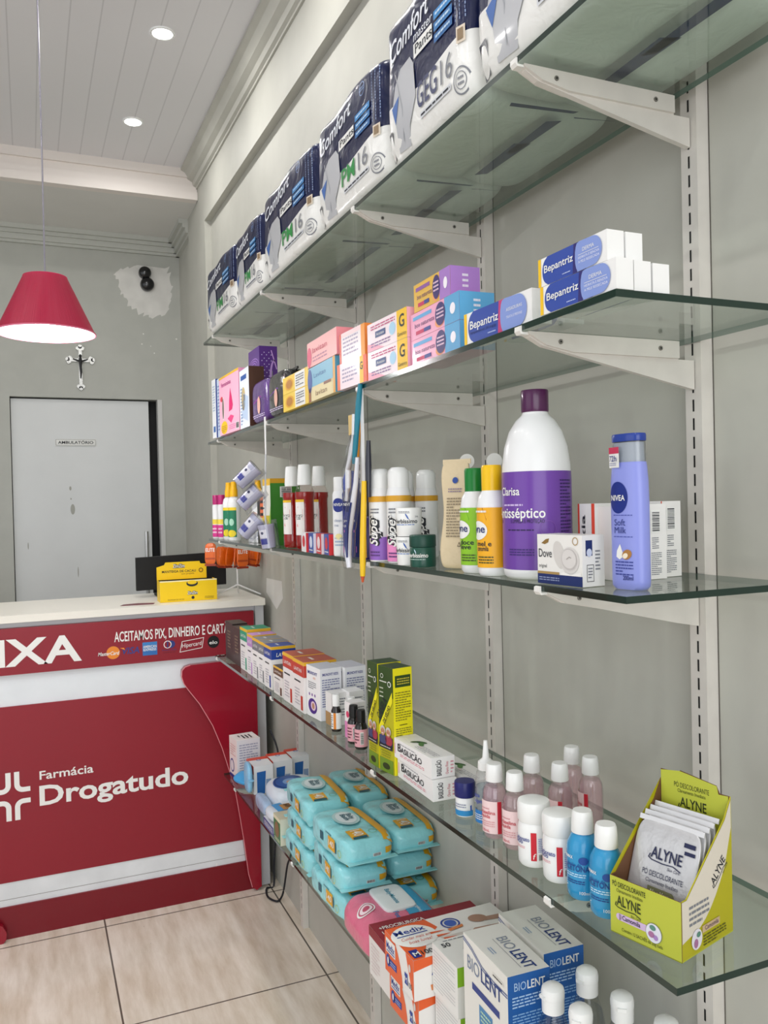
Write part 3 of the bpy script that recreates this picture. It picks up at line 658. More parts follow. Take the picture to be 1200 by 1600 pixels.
for j in (0, 1):
    carton('pink and white carton with a big black G on a yellow block, %s of two' % ('lower', 'upper')[j], (-.297, 1.408), (-.291, 1.247), 2, .050, .045, '#F4E4EA', '#F3B4C6', z0=zs(2, 1.33) + .001 + j * .0505, dec=dG, group='G cartons')
def dN(a, b2):
    def f(b, F, N, T, w, h, d):
        b.rect(F, w * .72, 0, w, h, C(a)); b.text(F, 'boa natureza', w * .1, h * .42, h * .17, C('#5B2A6E'), w=w * .42); b.rect(F, w * .06, h * .72, w * .46, h * .86, C(b2), 1); b.rect(F, w * .12, h * .14, w * .44, h * .28, C('#C8245A')); b.rect(F, w * .3, h * .14, w * .44, h * .28, C('#2E3F8E'), 2)
        b.ell(F, w * .64, h * .52, w * .10, h * .42, C('#3A2A6C'), 2); b.fine(F, w * .57, h * .35, w * .71, h * .75, 3, C('#E9C8DC'), 3); b.ell(F, w * .62, h * .25, w * .09, h * .2, C('#F0A06A'), 1); b.ell(F, w * .88, h * .5, w * .05, h * .2, C('#F4F0F8'), 2)
        b.fine(N, d * .4, h * .25, d * .6, h * .8, 3, C('#E8E4F2'))
    return f
for j in (0, 1):
    carton('pink carton with a sky blue end, %s of two beside the blue and white cartons' % ('lowest', 'second')[j], (-.287, 1.243), (-.29, 1.068), 2, .042, .058, '#F0A9C6', '#5AA5D4', z0=zs(2, 1.15) + .001 + j * .0425, dec=dN('#5AA5D4', '#63A9DA'), group='pink and blue cartons')
carton('yellow carton with a lilac end on top of the pink and blue pair', (-.287, 1.228), (-.288, 1.098), 2, .044, .05, '#E3B64A', '#A77BC6', z0=zs(2, 1.15) + .0865, dec=dN('#A77BC6', '#8E5A9E'))
BB = P('#2F4BA4', .35, coat=.15)
def dB(kind):
    def f(b, F, N, T, w, h, d):
        # yellow tab, deep blue field with rounded left side, lighter lobe at the right
        b.rect(F, 0, 0, w * .045, h, C('#F2C417')); b.ell(F, w * .30, h * .5, w * .245, h * .56 - .0, BB, 1, 32) if False else None
        L = []
        for k in range(13):
            a = PI / 2 + PI * k / 12; L.append((w * .15 + w * .085 * math.cos(a), h * .5 + h * .46 * math.sin(a)))
        b.poly(F, [(w * .62, h)] + [(w * .15, h)] + L[1:-1] + [(w * .15, 0), (w * .62, 0)], BB, 1)
        sw = C('#C13A72') if kind == 'a' else C('#27226E')
        b.poly(F, [(w * .53, 0), (w * .72, 0), (w * .74, h), (w * .55, h)], sw, 2)
        R = [(w * .82 + w * .12 * math.cos(a), h * .5 + h * .48 * math.sin(a)) for a in [-PI / 2 + PI * k / 12 for k in range(13)]]
        Lq = [(w * .62 + w * .05 * math.cos(a), h * .5 + h * .5 * math.sin(a)) for a in [PI / 2 + PI * k / 8 for k in range(9)]]
        b.poly(F, R + [(w * .64, h)] + Lq[1:-1] + [(w * .60, 0)], C('#8398D6'), 3)
        b.text(F, 'Bepantriz', w * .1, h * .44, h * .26, WHITE, w=w * .44, bold=.012, k=3)
        if kind == 'a':
            b.text(F, 'dexpantenol 50 mg/g', w * .1, h * .28, h * .09, C('#12205E'), w=w * .4, k=3); b.text(F, 'ASSADURAS', w * .66, h * .58, h * .1, WHITE, w=w * .22, k=4); b.text(F, 'TRATA E PREVINE', w * .66, h * .36, h * .08, C('#E8ECF8'), w=w * .22, k=4)
        else:
            b.text(F, 'DERMA', w * .68, h * .62, h * .13, WHITE, w=w * .16, k=4); b.text(F, 'HIDRATA E RENOVA', w * .62, h * .40, h * .085, C('#E8ECF8'), w=w * .29, k=4); b.text(F, 'A PELE RESSECADA', w * .62, h * .26, h * .085, C('#E8ECF8'), w=w * .29, k=4); b.line(F, [(w * .62, h * .54), (w * .9, h * .54)], .0005, WHITE, 4)
        b.fine(F, w * .38, h * .1, w * .5, h * .18, 1, C('#B8C4EA'), 3)
    return f
WC = '#EFEFEE'
carton('blue and white ointment carton with a magenta wedge, at the front edge', (-.297, 1.043), (-.290, .880), 2, .043, .03, WC, dec=dB('a'), group='blue ointment cartons')
carton('blue ointment carton lying behind the magenta wedged one', (-.255, 1.005), (-.250, .868), 2, .056, .03, WC, dec=dB('d'))
for j in (0, 1):
    carton('blue ointment carton with a periwinkle lobe, %s of the front pair' % ('lower', 'upper')[j], (-.303, .843 + j * .003), (-.300, .706 + j * .014), 2, .033, .0225, WC, z0=zs(2, .77) + .001 + j * .0335, dec=dB('d'), group='periwinkle ointment cartons')
for x, j, lab in ((-.276, 0, 'plain white carton end in the lower row, beside the blue lower carton'), (-.251, 0, 'plain white carton end in the lower row, closest to the wall'), (-.2765, 1, 'plain white carton end in the upper row behind the blue upper carton')):
    carton(lab, (x, .845), (x + .001, .708 + j * .012), 2, .0325 - .001 * (x > -.26), .0225, WC, z0=zs(2, .77) + .001 + j * .0335, dec=dB('d'))
# ------------------------------------------------------------------ bottles
def bottle(name, label, cat, x, y, z, body, bmat, cap=None, cmat=None, band=None, a0=3.6, dec=None, sx=1, sy=1, rotz=0., n=36, group=None, liquid=None, lmat=None, wrap=PI * 1.9, shoulder=None, csx=None, csy=None):
    """body / cap: (radius, height) profiles; band: (z0, z1, material) of the label"""
    t = thing(name, label, cat, (x, y, z + .0006), rotz, group)
    B().lathe(body, bmat, n, sx, sy).build('body', t, ang=50)
    if liquid: B().lathe(liquid, lmat, n, sx, sy).build('liquid', t, ang=50)
    if cap: B().lathe(cap, cmat, n, csx or min(1, sx * 1.15) if sx < 1 else 1, csy or (min(1, sy * 1.15) if sy < 1 else 1)).build('cap', t, ang=40)
    if band or dec:
        z0, z1, lm = band; f = prof_r(body); b = B()
        S = cyl(f, a0, z0, (0, 0), sx, sy); r = f(z0)
        if lm:
            nz = max(2, int((z1 - z0) / .006))
            b.rect(S, -r * wrap / 2, 0, r * wrap / 2, z1 - z0, lm, 1, 40, nz)
        if dec: dec(b, lambda u, v, k=1: S(u, v, k + 1), r, z1 - z0)
        if b.v: b.build('label', t, ang=60)
    return t
def cap_prof(r, z, h, e=.0012): return [(r * .98, z), (r, z + e), (r, z + h - e * 1.5), (r - e, z + h), (.0005, z + h)]
def z3(y): return zs(3, y)
def z4(y): return zs(4, y)
MAG = P('#B5236F', .35); WBODY = P('#EDEEEF', .3, coat=.15)
# far end of the middle shelf
for k, (x, y) in enumerate(((-.252, 3.0), (-.243, 2.95))):
    def dm_(b, S, r, h):
        b.rect(S, -r * 1.3, h * .45, r * 1.3, h * .62, C('#F0D84A'), 1, 8); b.rect(S, -r * 1.3, 0, r * 1.3, h * .42, C('#D9358E'), 1, 8); b.fine(S, -r * .6, h * .1, r * .6, h * .35, 2, C('#F6D4E6'), 2)
    bottle('bottle', 'small white and pink bottle with a magenta cap at the far end, %s of two' % ('first', 'second')[k], 'bottle', x, y, z3(y), [(.013, 0), (.014, .004), (.014, .115), (.012, .122)], WBODY, cap_prof(.0125, .122, .034), MAG, (.006, .108, None), 3.9, dm_, group='magenta capped bottles', n=20)
bottle('bottle', 'small white bottle with an orange cap beside the yellow capped ones', 'bottle', -.215, 2.93, z3(2.93), [(.014, 0), (.015, .004), (.015, .125), (.01, .135)], WBODY, cap_prof(.010, .135, .034), P('#EE8A1C', .35), (.03, .08, None), 3.9, lambda b, S, r, h: b.rect(S, -r * .4, 0, r * .4, h, C('#F08A4A'), 1, 6), n=20)
for k, (x, y) in enumerate(((-.243, 2.83), (-.246, 2.74), (-.195, 2.62))):
    def dy_(b, S, r, h):
        b.rect(S, -r * .8, 0, r * .8, h * .9, C('#1E7A58'), 1, 8); b.rect(S, -r * .8, h * .9, r * .8, h, C('#F0D030'), 1, 8); b.ell(S, 0, h * .5, r * .4, h * .12, C('#A9D7C0'), 2); b.ell(S, 0, h * .12, r * .7, h * .12, C('#E6CE2A'), 2)
    bottle('lotion_bottle', ('white lotion bottle with a yellow cap and green label, leftmost of three', 'white lotion bottle with a yellow cap and green label, middle of three', 'white lotion bottle with a yellow cap standing behind the hanging tubs')[k], 'bottle', x, y, z3(y), [(.019, 0), (.021, .005), (.021, .125), (.018, .138), (.011, .146)], WBODY, [(.013, .146), (.013, .168), (.011, .172), (.009, .195), (.0005, .196)], P('#F3B60E', .35), (.012, .11, None), 4.0, dy_ if k < 2 else None, n=24, group='yellow capped lotion bottles')
# hanging strip with four blister tubs
def strip_line(x, y, za, zb, dx=0, dy=0):
    return [(x + dx * t, y + dy * t + .003 * math.sin(9 * t), za + (zb - za) * t) for t in [k / 8 for k in range(9)]]
sy_ = 2.17
st = thing('hanging_strip', 'white plastic clip strip of pale tubs hanging from the second highest shelf', 'strip', (-.287, sy_, 1.735))
b = B(); b.prism([(sy_ - sy_ - .006, 0), (.006, 0), (.004, -.10), (-.004, -.10)], 'x', -.001, .001, P('#ECECEC', .4)); b.build('upper_tab', st)
b = B()
pts = [(0, 0, -.10), (-.004, 0, -.2), (-.006, 0, -.27), (-.002, 0, -.30)]
for p, q in zip(pts, pts[1:]): b.tube([p, q], .0025, P('#C9CACC', .4))
b.build('tail', st)
TUB = thin('tub_blister', (.95, .95, .97), .07, .08)
for k, (bx_, z, ang, lab) in enumerate(((-.336, 1.582, .85, 'uppermost'), (-.326, 1.524, .82, 'second'), (-.322, 1.446, .78, 'third'), (-.292, 1.421, -.12, 'lowest one'))):
    R_ = Matrix.Rotation(ang, 4, Vector((.39, .92, 0))); C_ = Vector((bx_, 2.17 + (0, .015, .03, -.012)[k], z))
    t = thing('blister_tub', 'clear blister with a grey-lilac tub and blue square, %s on the hanging strip' % lab, 'package', C_ + R_ @ Vector((0, 0, -.036)), group='blister tubs on the strip')
    t.rotation_euler = R_.to_euler(); t.scale = (1.08, 1.08, 1.08)
    B().lathe([(.0165, 0), (.0172, .003), (.0195, .050), (.0208, .052), (.0208, .058), (.0005, .058)], P('#B9BACF', .35, coat=.3), 28).build('tub', t)
    b = B(); S = cyl(lambda z: .0172 + .0024 * z / .05, 3.8, .006); b.rect(S, -.010, .004, .010, .018, C('#2A318F'), 1, 6, 3); b.rect(S, -.010, .020, .010, .040, C('#E2E1E8'), 1, 6, 3); b.ell(S, 0, .032, .0035, .0035, C('#33355E'), 2); b.build('label', t)
    b = B(); b.box((.0215, -.024, -.006), (.0222, .024, .068), TUB); b.lathe([(.0180, -.002), (.0212, .05), (.0218, .061), (.0005, .0615)], TUB, 24); b.build('blister_card', t)
# green carton
GRN = P('#3E8A2C', .35, coat=.15)
def dgr(b, F, N, T, w, h, d):
    b.rect(F, 0, h * .9, w, h, C('#E9B92A')); b.rect(F, 0, h * .45, w, h * .9, C('#EDEDE4')); b.rect(F, 0, 0, w, h * .45, C('#D8C22A')); b.text(F, 'lax', w * .3, h * .55, h * .12, INK, rot=PI / 2, w=h * .25); b.poly(F, [(w * .5, 0), (w, 0), (w, h * .6)], C('#8CC63A'), 2)
    b.rect(N, 0, h * .93, d, h, C('#D9A520')); b.bars(N, d * .32, h * .72, d * .72, h * .88, vert=False); b.rect(N, d * .62, h * .08, d * .8, h * .13, C('#7AA05A'))
carton('tall green carton with a yellow top band and barcode on the middle shelf', (-.262, 2.305), (-.262, 2.225), 3, .186, .085, GRN, GRN, '#C9991F', dec=dgr)
carton('dark carton with yellow and white lettering partly hidden behind the hanging strip', (-.255, 2.40), (-.255, 2.315), 3, .155, .07, '#18191A', '#18191A', dec=lambda b, F, N, T, w, h, d: (b.rect(F, w * .4, h * .1, w * .9, h * .5, C('#E9C32A')), b.rect(F, w * .4, h * .5, w * .9, h * .9, C('#DB6A3A')), b.fine(F, w * .45, h * .15, w * .85, h * .85, 6, INK, 2)))
for k in range(2):
    carton('small white carton standing behind the lowest tub, %s of two' % ('left', 'right')[k], (-.24 + k * .004, 2.575 - k * .08), (-.24 + k * .004, 2.51 - k * .08), 3, .07, .05, '#E8EAEE', group='small white cartons', dec=lambda b, F, N, T, w, h, d: (b.rect(F, 0, h * .6, w, h * .85, C('#3A4C9A')), b.fine(F, w * .2, h * .1, w * .8, h * .5, 3, C('#A9B2CC'))))
# red mouthwash
RLIQ = P('#940F0C', .2, coat=.2)
RB = thin('mouthwash_bottle', (.99, .95, .94), .03, .05)
for k, (x, y, lab) in enumerate(((-.243, 2.085, 'leftmost of three'), (-.240, 1.985, 'front one of three'), (-.172, 2.075, 'rear one of three'))):
    def dr(b, S, r, h):
        b.rect(S, -r * .7, 0, r * .85, h, C('#EDE9E6'), 1, 14, 3); b.rect(S, -r * .7, h * .93, r * .85, h, C('#E9B928'), 2, 8); b.poly(S, [(-r * .3, h * .42), (r * .7, h * .42), (r * .7, h * .72), (r * .1, h * .80), (-r * .3, h * .62)], C('#D9281E'), 2)
        b.text(S, 'per', r * .05, h * .46, h * .15, INK, w=r * 1.2, bold=.080, al='c', k=3, sh=.25); b.text(S, 'per', r * .05, h * .46, h * .15, WHITE, w=r * 1.15, bold=.014, al='c', k=4, sh=.25)
        b.poly(S, [(-r * .7, 0), (r * .7, 0), (r * .7, h * .16), (r * .1, h * .24), (-r * .7, h * .12)], C('#D9281E'), 2); b.text(S, '6', -r * .1, h * .24, h * .08, C('#D9281E'), k=3)
    pr = [(.024, 0), (.028, .004), (.0285, .03), (.0265, .035), (.0265, .125), (.0285, .13), (.0285, .142), (.022, .155), (.015, .162), (.014, .172)]
    bottle('mouthwash_bottle', 'red mouthwash bottle with a white cap, ' + lab, 'bottle', x, y, z3(y), pr, RB, [(.0178, .160), (.0182, .166), (.0155, .206), (.0140, .211), (.0005, .212)], WPL, (.036, .124, None), 3.45, dr, sx=.86, sy=.86, n=28, group='red mouthwash bottles', liquid=[(r - .0012, z + .001) for r, z in pr[:7]] + [(.0005, .144)], lmat=RLIQ, csx=1, csy=1)
# toothpaste cartons
for k, (ya, yb, c1, c2) in enumerate(((1.90, 1.845, '#E8E8EA', '#C9242A'), (1.845, 1.79, '#2455A4', '#D1DCEE'), (1.79, 1.735, '#C62A30', '#E8D6D8'), (1.735, 1.685, '#24459C', '#CC2630'))):
    carton(('white and red', 'blue and white', 'red', 'blue and red')[k] + ' small toothpaste carton in the row before the red bottles', (-.278, ya), (-.284, yb), 3, .045, .028, c1, c2, dec=lambda b, F, N, T, w, h, d, c2=c2: (b.ell(F, w * .5, h * .55, w * .28, h * .3, C(c2)), b.fine(F, w * .15, h * .08, w * .85, h * .2, 1, WHITE)), group='toothpaste cartons')
# cream tubes / deodorants
def d_n(c1):
    def f(b, S, r, h):
        b.ell(S, 0, h * .78, r * .75, r * .75, C('#1F2F86')); b.text(S, 'NIVEA', 0, h * .765, .006, WHITE, w=r * 1.1, al='c', bold=.014, k=2); b.text(S, 'clean', -r * .5, h * .5, .006, C(c1), k=2); b.text(S, 'me', -r * .5, h * .42, .006, C(c1), k=2); b.fine(S, -r * .5, h * .08, r * .5, h * .25, 3, C('#9FB2CC'))
        b.ell(S, 0, h * .25, r * .4, h * .05, C('#EFE3A0'))
    return f
bottle('deodorant', 'white deodorant can with a round navy emblem next to the toothpaste cartons', 'deodorant', -.262, 1.66, z3(1.66), [(.018, 0), (.0195, .004), (.0195, .13), (.017, .137)], WBODY, cap_prof(.0165, .137, .03), WPL, (.01, .135, None), 3.95, d_n('#7D8CA8'), n=28)
NB = P('#232C78', .3, coat=.3)
bottle('deodorant', 'dark blue deodorant can behind the hanging toothbrushes', 'deodorant', -.262, 1.60, z3(1.6), [(.018, 0), (.0195, .004), (.0195, .13), (.017, .137)], NB, [(.017, .137), (.0175, .16), (.012, .176), (.0005, .178)], P('#1C3C9E', .3, coat=.3), (.01, .135, None), 3.95, lambda b, S, r, h: (b.ell(S, 0, h * .78, r * .75, r * .75, C('#141C5C')), b.text(S, 'NIVEA', 0, h * .765, .006, WHITE, w=r * 1.1, al='c', bold=.014, k=2), b.text(S, 'protect', -r * .6, h * .5, .006, WHITE, k=2), b.text(S, 'care', -r * .6, h * .42, .006, WHITE, k=2), b.rect(S, -r * .6, h * .33, r * .6, h * .37, C('#C86AB0')), b.rect(S, -r * .8, 0, r * .8, h * .1, C('#C86AB0'))), n=28)
bottle('spray_bottle', 'dark purple and yellow bottle just right of the hanging toothbrushes', 'bottle', -.255, 1.51, z3(1.51), [(.02, 0), (.022, .004), (.022, .08), (.018, .085)], P('#2C1F63', .3, coat=.2), cap_prof(.015, .085, .05), P('#2A2A2C', .4), (.004, .078, None), 4.0, lambda b, S, r, h: b.rect(S, -r * 1.0, 0, -r * .2, h * .9, C('#EDB81A'), 1, 6), n=28)
# aerosol cans
def aero(label, x, y, c, txt=True, grp='aerosol cans'):
    def f(b, S, r, h):
        b.rect(S, -r * PI * .95, h * .91, r * PI * .95, h, C('#D9A12A'), 1, 30); b.rect(S, -r * PI * .95, 0, r * PI * .95, h * .36, C(c), 1, 30, 3); b.poly(S, [(-r * 1.2, h * .34), (r * 1.4, h * .34), (r * 1.4, h * .48), (r * .4, h * .52), (-r * 1.2, h * .40)], C(c), 2)
        b.text(S, 'Super', r * .25, h * .22, r * .8, INK, w=h * .46, rot=PI / 2, bold=.160, sh=.3, k=3); b.text(S, 'Super', r * .25, h * .22, r * .8, WHITE, w=h * .49, rot=PI / 2, bold=.014, sh=.3, k=4)
        b.fine(S, -r * .5, h * .05, r * .4, h * .15, 2, C('#5A3A7A'), 3); b.fine(S, -r * .4, h * .72, r * .4, h * .82, 2, GREY, 2)
    t = bottle('aerosol_can', label, 'aerosol can', x, y, z3(y), [(.0215, 0), (.0225, .004), (.0225, .122), (.0205, .132), (.0195, .137)], WBODY, [(.0195, .137), (.0197, .160), (.018, .168), (.013, .173), (.0005, .174)], WPL, (.003, .122, None), 3.75, f, n=32, group=grp)
    return t
aero('white and violet aerosol can with slanted lettering, left of the front pair', -.262, 1.447, '#8F63BE')
aero('white and pink aerosol can with slanted lettering, right of the front pair', -.252, 1.385, '#EE8FC8')
aero('white aerosol can with an orange ring behind the stacked white cups', -.145, 1.49, '#E6E6EA')
aero('white aerosol can mostly hidden between the violet and rear cans', -.175, 1.53, '#E6E6EA')
# clear film shrink around the left can is left to its cap; cups and jars
def cupd(b, S, r, h): b.text(S, 'Herbíssimo', 0, h * .45, .007, INK, w=r * 2.0, al='c', bold=.014); b.fine(S, -r * .8, h * .35, r * .8, h * .42, 1, C('#5A7FC0')); b.ell(S, r * .2, h * .72, .0012, .006, C('#3C5FAE'), 1, 10, .5); b.fine(S, -r * .5, h * .85, r * .4, h * .95, 2, GREY); b.text(S, '24h', r * .8, h * .68, .003, GREY)
CUPP = [(.0205, 0), (.0215, .002), (.0232, .046), (.0225, .049), (.0005, .050)]
bottle('cream_cup', 'white tapered deodorant cup on the glass, under its twin', 'jar', -.262, 1.322, z3(1.322), CUPP, WPL, None, None, (.004, .046, None), 3.75, cupd, n=32, group='white deodorant cups')
bottle('cream_cup', 'white tapered deodorant cup stacked on its twin', 'jar', -.262, 1.322, z3(1.322) + .0502, CUPP, WPL, None, None, (.004, .046, None), 3.95, cupd, n=32, group='white deodorant cups')
DG = P('#0F4A3C', .35, coat=.2)
bottle('cream_jar', 'dark green deodorant jar in front of the white cups', 'jar', -.262, 1.268, z3(1.268), [(.0215, 0), (.022, .002), (.022, .032), (.0212, .033)], DG, cap_prof(.0225, .0335, .020), P('#0C4034', .4), (.002, .031, None), 3.75, lambda b, S, r, h: (b.text(S, 'Herbíssimo', 0, h * .5, .007, WHITE, w=r * 1.8, al='c', bold=.014), b.fine(S, -r * .8, h * .34, r * .7, h * .42, 1, C('#BFD8D0')), b.ell(S, -r * .1, h * .85, .001, .004, C('#BFD8E8'), 1, 8, .5)), n=32)
# beige standing pouch
t = thing('stand_up_pouch', 'beige crinkled stand-up pouch left of the green capped bottle', 'pouch', (-.235, 1.19, z3(1.19) + .0008), rotz=.62)
BEI = P('#D9C6A2', .3, coat=.25, bump=.8, bscale=22)
def pw(p):
    t_ = p.z / .172
    return Vector((p.x * (1.05 - .95 * t_ ** 1.5), p.y * (1 - .04 * math.sin(t_ * PI)) + .0025 * math.sin(t_ * 9), p.z))
b = B(); b.puff(.050, .034, .172, BEI, 9, 22, warp=pw)
S = lambda u, v, k=1: Vector((-.017 * (max(1e-3, 1 - abs(2 * u / .050) ** 9)) ** (1 / 9) * (1.05 - .95 * (v / .172) ** 1.5) - .0012 - k * EPS, -u, v))
b.ell(S, .0, .142, .005, .005, C('#2A4C9A'), 2); b.fine(S, -.012, .122, .012, .130, 2, C('#8A7A90'), 2); b.fine(S, -.014, .05, .016, .115, 14, C('#8E8068'), 2); b.poly(S, [(.006, .036), (.013, .036), (.0095, .044)], C('#6A5A44'), 2); b.poly(S, [(.0078, .0373), (.0112, .0373), (.0095, .0412)], BEI, 3)
b.build('pouch_body', t, ang=70)
B().box((-.0008, -.025, .168), (.0008, .025, .176), BEI).build('top_seal', t)
# green and yellow capped shampoo bottles
def sham(c1, c2, w1, w2):
    def f(b, S, r, h):
        b.rect(S, -r * 1.5, 0, r * 1.5, h, C(c1), 1, 24, 4); b.poly(S, [(-r * 1.3, h), (-r * .2, h), (r * .1, h * .8), (-r * .3, h * .6), (-r * 1.3, h * .55)], C(c2), 2)
        b.ell(S, -r * .6, h * .62, r * .75, h * .16, WHITE, 3); b.text(S, 'lyne', -r * 1.15, h * .585, .011, C('#1E2E6E'), w=r * 1.15, bold=.014, k=4); b.fine(S, -r * .9, h * .9, r * .1, h * .97, 1, WHITE, 4)
        b.text(S, w1, -r * .7, h * .36, .007, INK, w=r * 1.1, bold=.014, k=3); b.text(S, w2, -r * .7, h * .28, .007, INK, w=r * .9, bold=.014, k=3); b.fine(S, -r * .6, h * .06, r * .5, h * .2, 3, C('#3A4A20'), 3)
    return f
SP = [(.0185, 0), (.0215, .004), (.022, .015), (.022, .095), (.0195, .113), (.014, .123), (.0125, .126)]
bottle('shampoo_bottle', 'white bottle with a green cap and lime label', 'bottle', -.25, 1.108, z3(1.108), SP, WBODY, [(.0145, .1225), (.0148, .154), (.0135, .1575), (.0005, .158)], P('#0E7A2E', .3), (.012, .098, None), 3.7, sham('#8CC426', '#3E9A2C', 'doce', 'leve'), n=36)
bottle('shampoo_bottle', 'white bottle with a yellow cap and amber label', 'bottle', -.255, 1.048, z3(1.048), SP, WBODY, [(.0145, .1225), (.0148, .155), (.0135, .159), (.0005, .1595)], P('#F2C20C', .3), (.012, .098, None), 3.7, sham('#EFAE1C', '#8C2A22', 'mel e', 'camomila'), n=36)
for k, (x, y) in enumerate(((-.19, 1.225), (-.185, 1.15))):
    t = bottle('open_cap_bottle', ('white bottle with its flip lid open behind the green capped one', 'white bottle with its flip lid open behind the yellow capped one')[k], 'bottle', x, y, z3(y), [(.018, 0), (.021, .004), (.021, .12), (.012, .13)], WBODY, [(.0125, .128), (.0125, .145), (.0005, .1455)], WPL, n=24, group='open lidded bottles')
    B().lathe([(.0125, -.002), (.0125, .002), (.0005, .003)], P('#E6E6E2', .35), 20, c=(-.012, .153 + .008 * 0, 0), axis='z') if False else None
    lid = B(); lid.lathe([(.0005, -.002), (.0125, -.002), (.0125, .002), (.0005, .002)], P('#E4E4DF', .35), 20, c=(0, .0, 0), axis='y'); o = lid.build('flip_lid', t, loc=(-.004, .006 - .006 * k, .175 - .004 * k)); o.rotation_euler = (0, 0, -.5)
# large purple antiseptic bottle
PURL = P('#6C3FA0', .3, coat=.15); PB = [(.042, 0), (.0465, .004), (.0475, .012), (.0475, .135), (.0468, .155), (.0435, .18), (.0365, .202), (.027, .217), (.0195, .224), (.0175, .227), (.0175, .231)]
def dpur(b, S, r, h):
    b.text(S, 'Clarisa', -r * 1.22, h * .76, .011, WHITE, w=r * .78, bold=.014); b.fine(S, -r * 1.1, h * .64, -r * .35, h * .68, 1, C('#C9B4E2')); b.text(S, 'Antisséptico', -r * 1.5, h * .53, .0135, WHITE, w=r * 1.78, bold=.014); b.rect(S, -r * 1.3, h * .475, -r * .75, h * .51, C('#2B1C62')); b.text(S, 'LIMPEZA E PROTEÇÃO', -r * .7, h * .477, .005, INK, w=r * .95)
    b.fine(S, -r * .9, h * .39, -r * .05, h * .42, 1, C('#2B1C50')); b.poly(S, [(-r * 1.4, 0), (r * 1.2, 0), (r * 1.2, h * .1), (r * .2, h * .36), (-r * .9, h * .24), (-r * 1.4, h * .22)], C('#7655B4'), 1); b.fine(S, -r * .85, h * .14, -r * .05, h * .22, 3, C('#3A2470'), 2)
    for k in range(4):
        for j in range(5): b.ell(S, r * (.18 + .14 * k), h * (.05 + .055 * j + .02 * (k % 2)), .0017, .0034, C('#54318E'), 2, 8, .4)
        b.line(S, [(r * (.18 + .14 * k), 0), (r * (.18 + .14 * k), h * .3)], .0006, C('#54318E'), 2)
    b.ring(S, r * .35, h * .42, .011, .011, .001, C('#7B4CA8'), 2); b.fine(S, r * .75, h * .3, r * 1.25, h * .92, 18, C('#3A2264'))
bottle('antiseptic_bottle', 'large white bottle with a broad purple label and plum cap', 'bottle', -.222, .982, z3(.98), PB, WBODY, [(.0182, .2285), (.0190, .230), (.0190, .257), (.0183, .259), (.0005, .2595)], P('#4B1247', .28, coat=.3), (.013, .146, PURL), 4.08, dpur, n=64, wrap=PI * 1.98)
# soap carton
def ddv(b, F, N, T, w, h, d):
    b.rect(F, 0, 0, w, h * .20, C('#1B2C66')); b.rect(F, 0, h * .20, w * .5, h * .25, C('#A88A54')); b.text(F, 'Dove', w * .04, h * .54, h * .17, INK, w=w * .30); b.poly(F, [(w * .10, h * .82), (w * .2, h * .90), (w * .28, h * .92), (w * .26, h * .84), (w * .18, h * .80)], C('#8A6B34')); b.text(F, 'original', w * .04, h * .33, h * .07, INK, w=w * .18)
    b.ell(F, w * .50, h * .60, w * .12, h * .28, C('#D3CFCB'), 1, 24, .3); b.ell(F, w * .74, h * .5, w * .2, h * .26, C('#D6D2CF'), 2, 28, -.3); b.ell(F, w * .73, h * .52, w * .17, h * .21, C('#C6C1BE'), 3, 28, -.3); b.ell(F, w * .73, h * .53, w * .155, h * .185, C('#D9D5D2'), 4, 28, -.3); b.line(F, [(w * .68, h * .52), (w * .74, h * .57), (w * .78, h * .55)], .0012, C('#A9A39F'), 5)
    b.ring(F, w * .86, h * .88, .005, .005, .001, C('#A88A54'), 2); b.poly(F, [(w * .5, h * .2), (w * .6, h * .27), (w * .75, h * .22), (w * .98, h * .28), (w * .98, h * .2)], C('#F1EEEA'), 2)
    b.fine(F, w * .04, h * .06, w * .5, h * .15, 2, C('#8D98BC'), 2); b.rect(N, d * .15, h * .60, d * .45, h * .9, C('#1B2C66')); b.ell(N, d * .3, h * .66, d * .12, h * .08, C('#C9D0E4'), 2); b.line(N, [(d * .2, h * .1), (d * .5, h * .1), (d * .5, h * .42), (d * .2, h * .42), (d * .2, h * .1)], .0007, INK); b.fine(N, d * .58, h * .3, d * .8, h * .72, 6, GREY); b.fine(N, d * .25, h * .15, d * .45, h * .38, 4, GREY)
carton('white and navy soap carton with a soap bar picture, in front of the purple bottle', (-.272, .908), (-.262, .826), 3, .0625, .036, '#EAE8E4', dec=ddv)
# lavender body milk bottle: flat rounded rectangle section
t = thing('lotion_bottle', 'lavender body lotion bottle with a navy lid at the front of the middle shelf', 'bottle', (-.226, .782, z3(.782) + .0006), rotz=.16)
LAV = P('#8A93DC', .35, coat=.2)
lv = [(0, .84), (.004, .98), (.01, 1), (.10, 1), (.125, .98), (.143, .92), (.148, .88)]
def flat(prof, hw, hd, mat, n=40, p=2.6):
    b = B(); V = []; F = []
    for z, s in prof:
        for k in range(n):
            a = 2 * PI * k / n; c_, s_ = math.cos(a), math.sin(a)
            V.append((hd * s * math.copysign(abs(c_) ** (2 / p), c_), hw * s * math.copysign(abs(s_) ** (2 / p), s_), z))
    for i in range(len(prof) - 1):
        for k in range(n): F.append((i * n + k, i * n + (k + 1) % n, (i + 1) * n + (k + 1) % n, (i + 1) * n + k))
    F.append(tuple(range(n - 1, -1, -1))); F.append(tuple((len(prof) - 1) * n + k for k in range(n)))
    return b.add(V, F, mat)
b = flat(lv, .0245, .0135, LAV)
Sx = lambda u, v, k=1: Vector((-.0135 * max(.02, 1 - abs(u / .0245) ** 2.6) ** (1 / 2.6) - k * EPS, -u, v))
b.build('body', t, ang=60)
